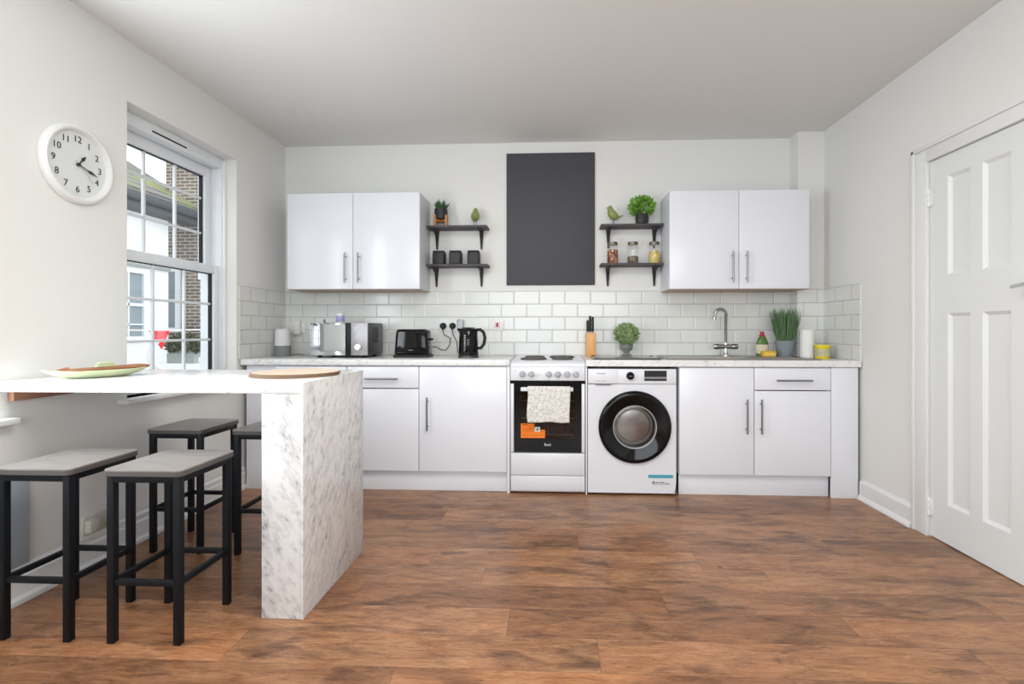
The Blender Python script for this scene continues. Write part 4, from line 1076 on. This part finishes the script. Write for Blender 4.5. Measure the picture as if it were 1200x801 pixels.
# ------------------------------------------------------------------ outside the window
single('ground', MB().box(-14, XL - T, -8, 12, -.6, -.5), M['ground'], 'pale paved ground outside the window', 'ground', (-8, 0, -.5)); bpy.data.objects['ground']['kind'] = 'structure'
t = thing('white_house', 'white rendered house with tiled roof seen through window', 'building', (-7.0, 1.0, -.5))
part('walls', MB().box(-8.6, -6.0, -5.0, 3.62, -.5, 3.05), M['render'], t)
part('roof', MB().add([(-5.72, -5.2, 2.98), (-5.72, 4.06, 2.98), (-8.1, 5.2, 4.26), (-8.1, -5.2, 4.26), (-5.72, -5.2, 3.06), (-5.72, 4.06, 3.06), (-8.1, 5.2, 4.34), (-8.1, -5.2, 4.34)],
     [(0, 1, 2, 3), (4, 7, 6, 5), (0, 4, 5, 1), (1, 5, 6, 2), (2, 6, 7, 3), (3, 7, 4, 0)]), M['roof'], t, smooth=0)
part('gutter', MB().tube([(-5.72, -5.2, 2.95), (-5.72, 4.08, 2.95)], .07, 10).box(-6.0, -5.74, -5.2, 4.02, 2.80, 2.95), M['gutter'], t)
for yw in (2.55, .6):
    f = MB(); ya, yb2, za, zb2 = yw, yw + .52, 1.02, 1.92
    f.box(-6.0, -5.93, ya - .06, ya, za - .06, zb2 + .06).box(-6.0, -5.93, yb2, yb2 + .06, za - .06, zb2 + .06).box(-6.0, -5.93, ya, yb2, za - .06, za).box(-6.0, -5.93, ya, yb2, zb2, zb2 + .06)
    f.box(-6.0, -5.94, ya, yb2, 1.45, 1.49).box(-6.0, -5.94, ya, yb2, 1.18, 1.20).box(-6.0, -5.94, ya + .25, ya + .27, za, zb2)
    wf = part('window', f, M['upvc'], t)
    part('pane', MB().box(-5.999, -5.97, ya, yb2, za, zb2), M['outglass'], wf)
part('string_course', MB().box(-6.0, -5.95, -4.9, 3.61, 2.02, 2.06), M['trough'], t)
t = thing('brick_house', 'brown brick house wall beyond the white house', 'building', (-5.6, 4.3, -.5))
part('walls', MB().box(-6.45, -4.9, 4.14, 6.5, -.5, 7.0), M['brick'], t)
f = MB().box(-6.44, -6.40, 4.08, 4.14, 1.08, 2.14).box(-6.248, -6.195, 4.08, 4.14, 1.08, 2.14).box(-6.40, -6.248, 4.08, 4.14, 1.08, 1.15).box(-6.40, -6.248, 4.08, 4.14, 2.07, 2.14).box(-6.40, -6.248, 4.09, 4.14, 1.58, 1.62)
wf = part('window', f, M['upvc'], t)
part('pane', MB().box(-6.40, -6.248, 4.115, 4.139, 1.15, 2.07), M['outglass'], wf)
single('garden_wall', MB().box(-6.0, -3.7, 2.60, 2.80, -.5, .66), M['render'], 'low white garden wall under the plant trough', 'wall', (-4.8, 2.7, -.5))
t = thing('plant_trough', 'grey stone trough of dark plants on low white wall outside', 'planter', (-5.05, 2.7, .66))
part('trough', MB().box(-5.24, -4.86, 2.61, 2.79, .661, .80, .01), M['trough'], t)
lf = MB(); leaf_cloud(lf, (-5.03, 2.7, .88), (.24, .13, .16), 420, .06, random.Random(8), bottom=-.4)
part('leaves', lf, M['hedge'], t, smooth=0)
t = thing('bunting', 'string of red and white pennants outside the window', 'bunting', (-4.0, .95, 1.106))
part('cord', MB().tube([(-4.0, -1.2, 1.15), (-4.0, .3, 1.112), (-4.0, .93, 1.106), (-4.0, 1.6, 1.114), (-4.0, 2.8, 1.13)], .006, 6), M['wflag'], t)
for (y0, wd, col, lb) in ((.80, .27, 'flag', 'red pennant'), (2.1, .27, 'wflag', None), (-.25, .27, 'wflag', None)):
    part('pennant', MB().prism([(y0, 1.106), (y0 + wd, 1.106), (y0 + wd * .62, .915)], -4.004, -3.996, 'YZ'), M[col], t, lb, smooth=0)
t = thing('drainpipe', 'white drainpipe just outside the window on right', 'pipe', (-2.735, -.20, -.5))
part('pipe', MB().tube([(-2.735, -.20, -.5), (-2.735, -.20, 1.50)], .019, 14), M['upvc'], t)
part('hopper', MB().box(-2.763, -2.707, -.228, -.172, 1.50, 1.56, .006).box(-2.76, -2.71, -.225, -.175, .84, .90, .005), M['upvc'], t)
single('garden_hose', MB().tube([(-3.3, .05, 1.02), (-3.33, -.02, .95), (-3.32, -.03, .86), (-3.25, .02, .78), (-3.1, .1, .70), (-3.0, .2, .4), (-3.0, .2, -.5)], .018, 8), M['white'], 'white curved hose outside near the drainpipe', 'hose', (-3.0, .2, -.5))

# ------------------------------------------------------------------ light
wd = bpy.data.worlds.new('World'); bpy.context.scene.world = wd; wd.use_nodes = True
bg = wd.node_tree.nodes['Background']; bg.inputs['Color'].default_value = (.93, .97, 1.0, 1); bg.inputs['Strength'].default_value = 2.3
def area(name, loc, rot, sx, sy, power, col):
    l = bpy.data.lights.new(name, 'AREA'); l.shape = 'RECTANGLE'; l.size = sx; l.size_y = sy; l.energy = power; l.color = col
    o = bpy.data.objects.new(name, l); C.objects.link(o); o.location = loc; o.rotation_euler = rot
    return o
area('window_daylight_side', (XL - .06, -2.607, 1.52), (0, R(-90), 0), 1.45, .85, 36, (.86, .94, 1.0))
area('window_daylight_rear', (-.05, YB + .05, 1.55), (R(90), 0, 0), 3.0, 1.65, 58, (.86, .94, 1.0))  # added fill lamp across the unseen rear opening, brightens the room
area('ceiling_lamp', (-.1, -2.75, H - .03), (0, 0, 0), 1.1, 1.1, 40, (1, .96, .90))

# ------------------------------------------------------------------ camera
cam = bpy.data.cameras.new('Camera'); co = bpy.data.objects.new('Camera', cam); C.objects.link(co)
co.location = (0, -4.07, 1.11); co.rotation_euler = (R(90), 0, math.atan(28 / 600))
cam.sensor_fit = 'HORIZONTAL'; cam.sensor_width = 36; cam.lens = 18
cam.shift_x = -22 / 1200; cam.shift_y = -14 / 1200
cam.clip_start = .05
sc = bpy.context.scene; sc.camera = co
sc.view_settings.view_transform = 'Standard'; sc.view_settings.look = 'None'; sc.view_settings.exposure = 0; sc.view_settings.gamma = 1
sc.view_settings.use_curve_mapping = False
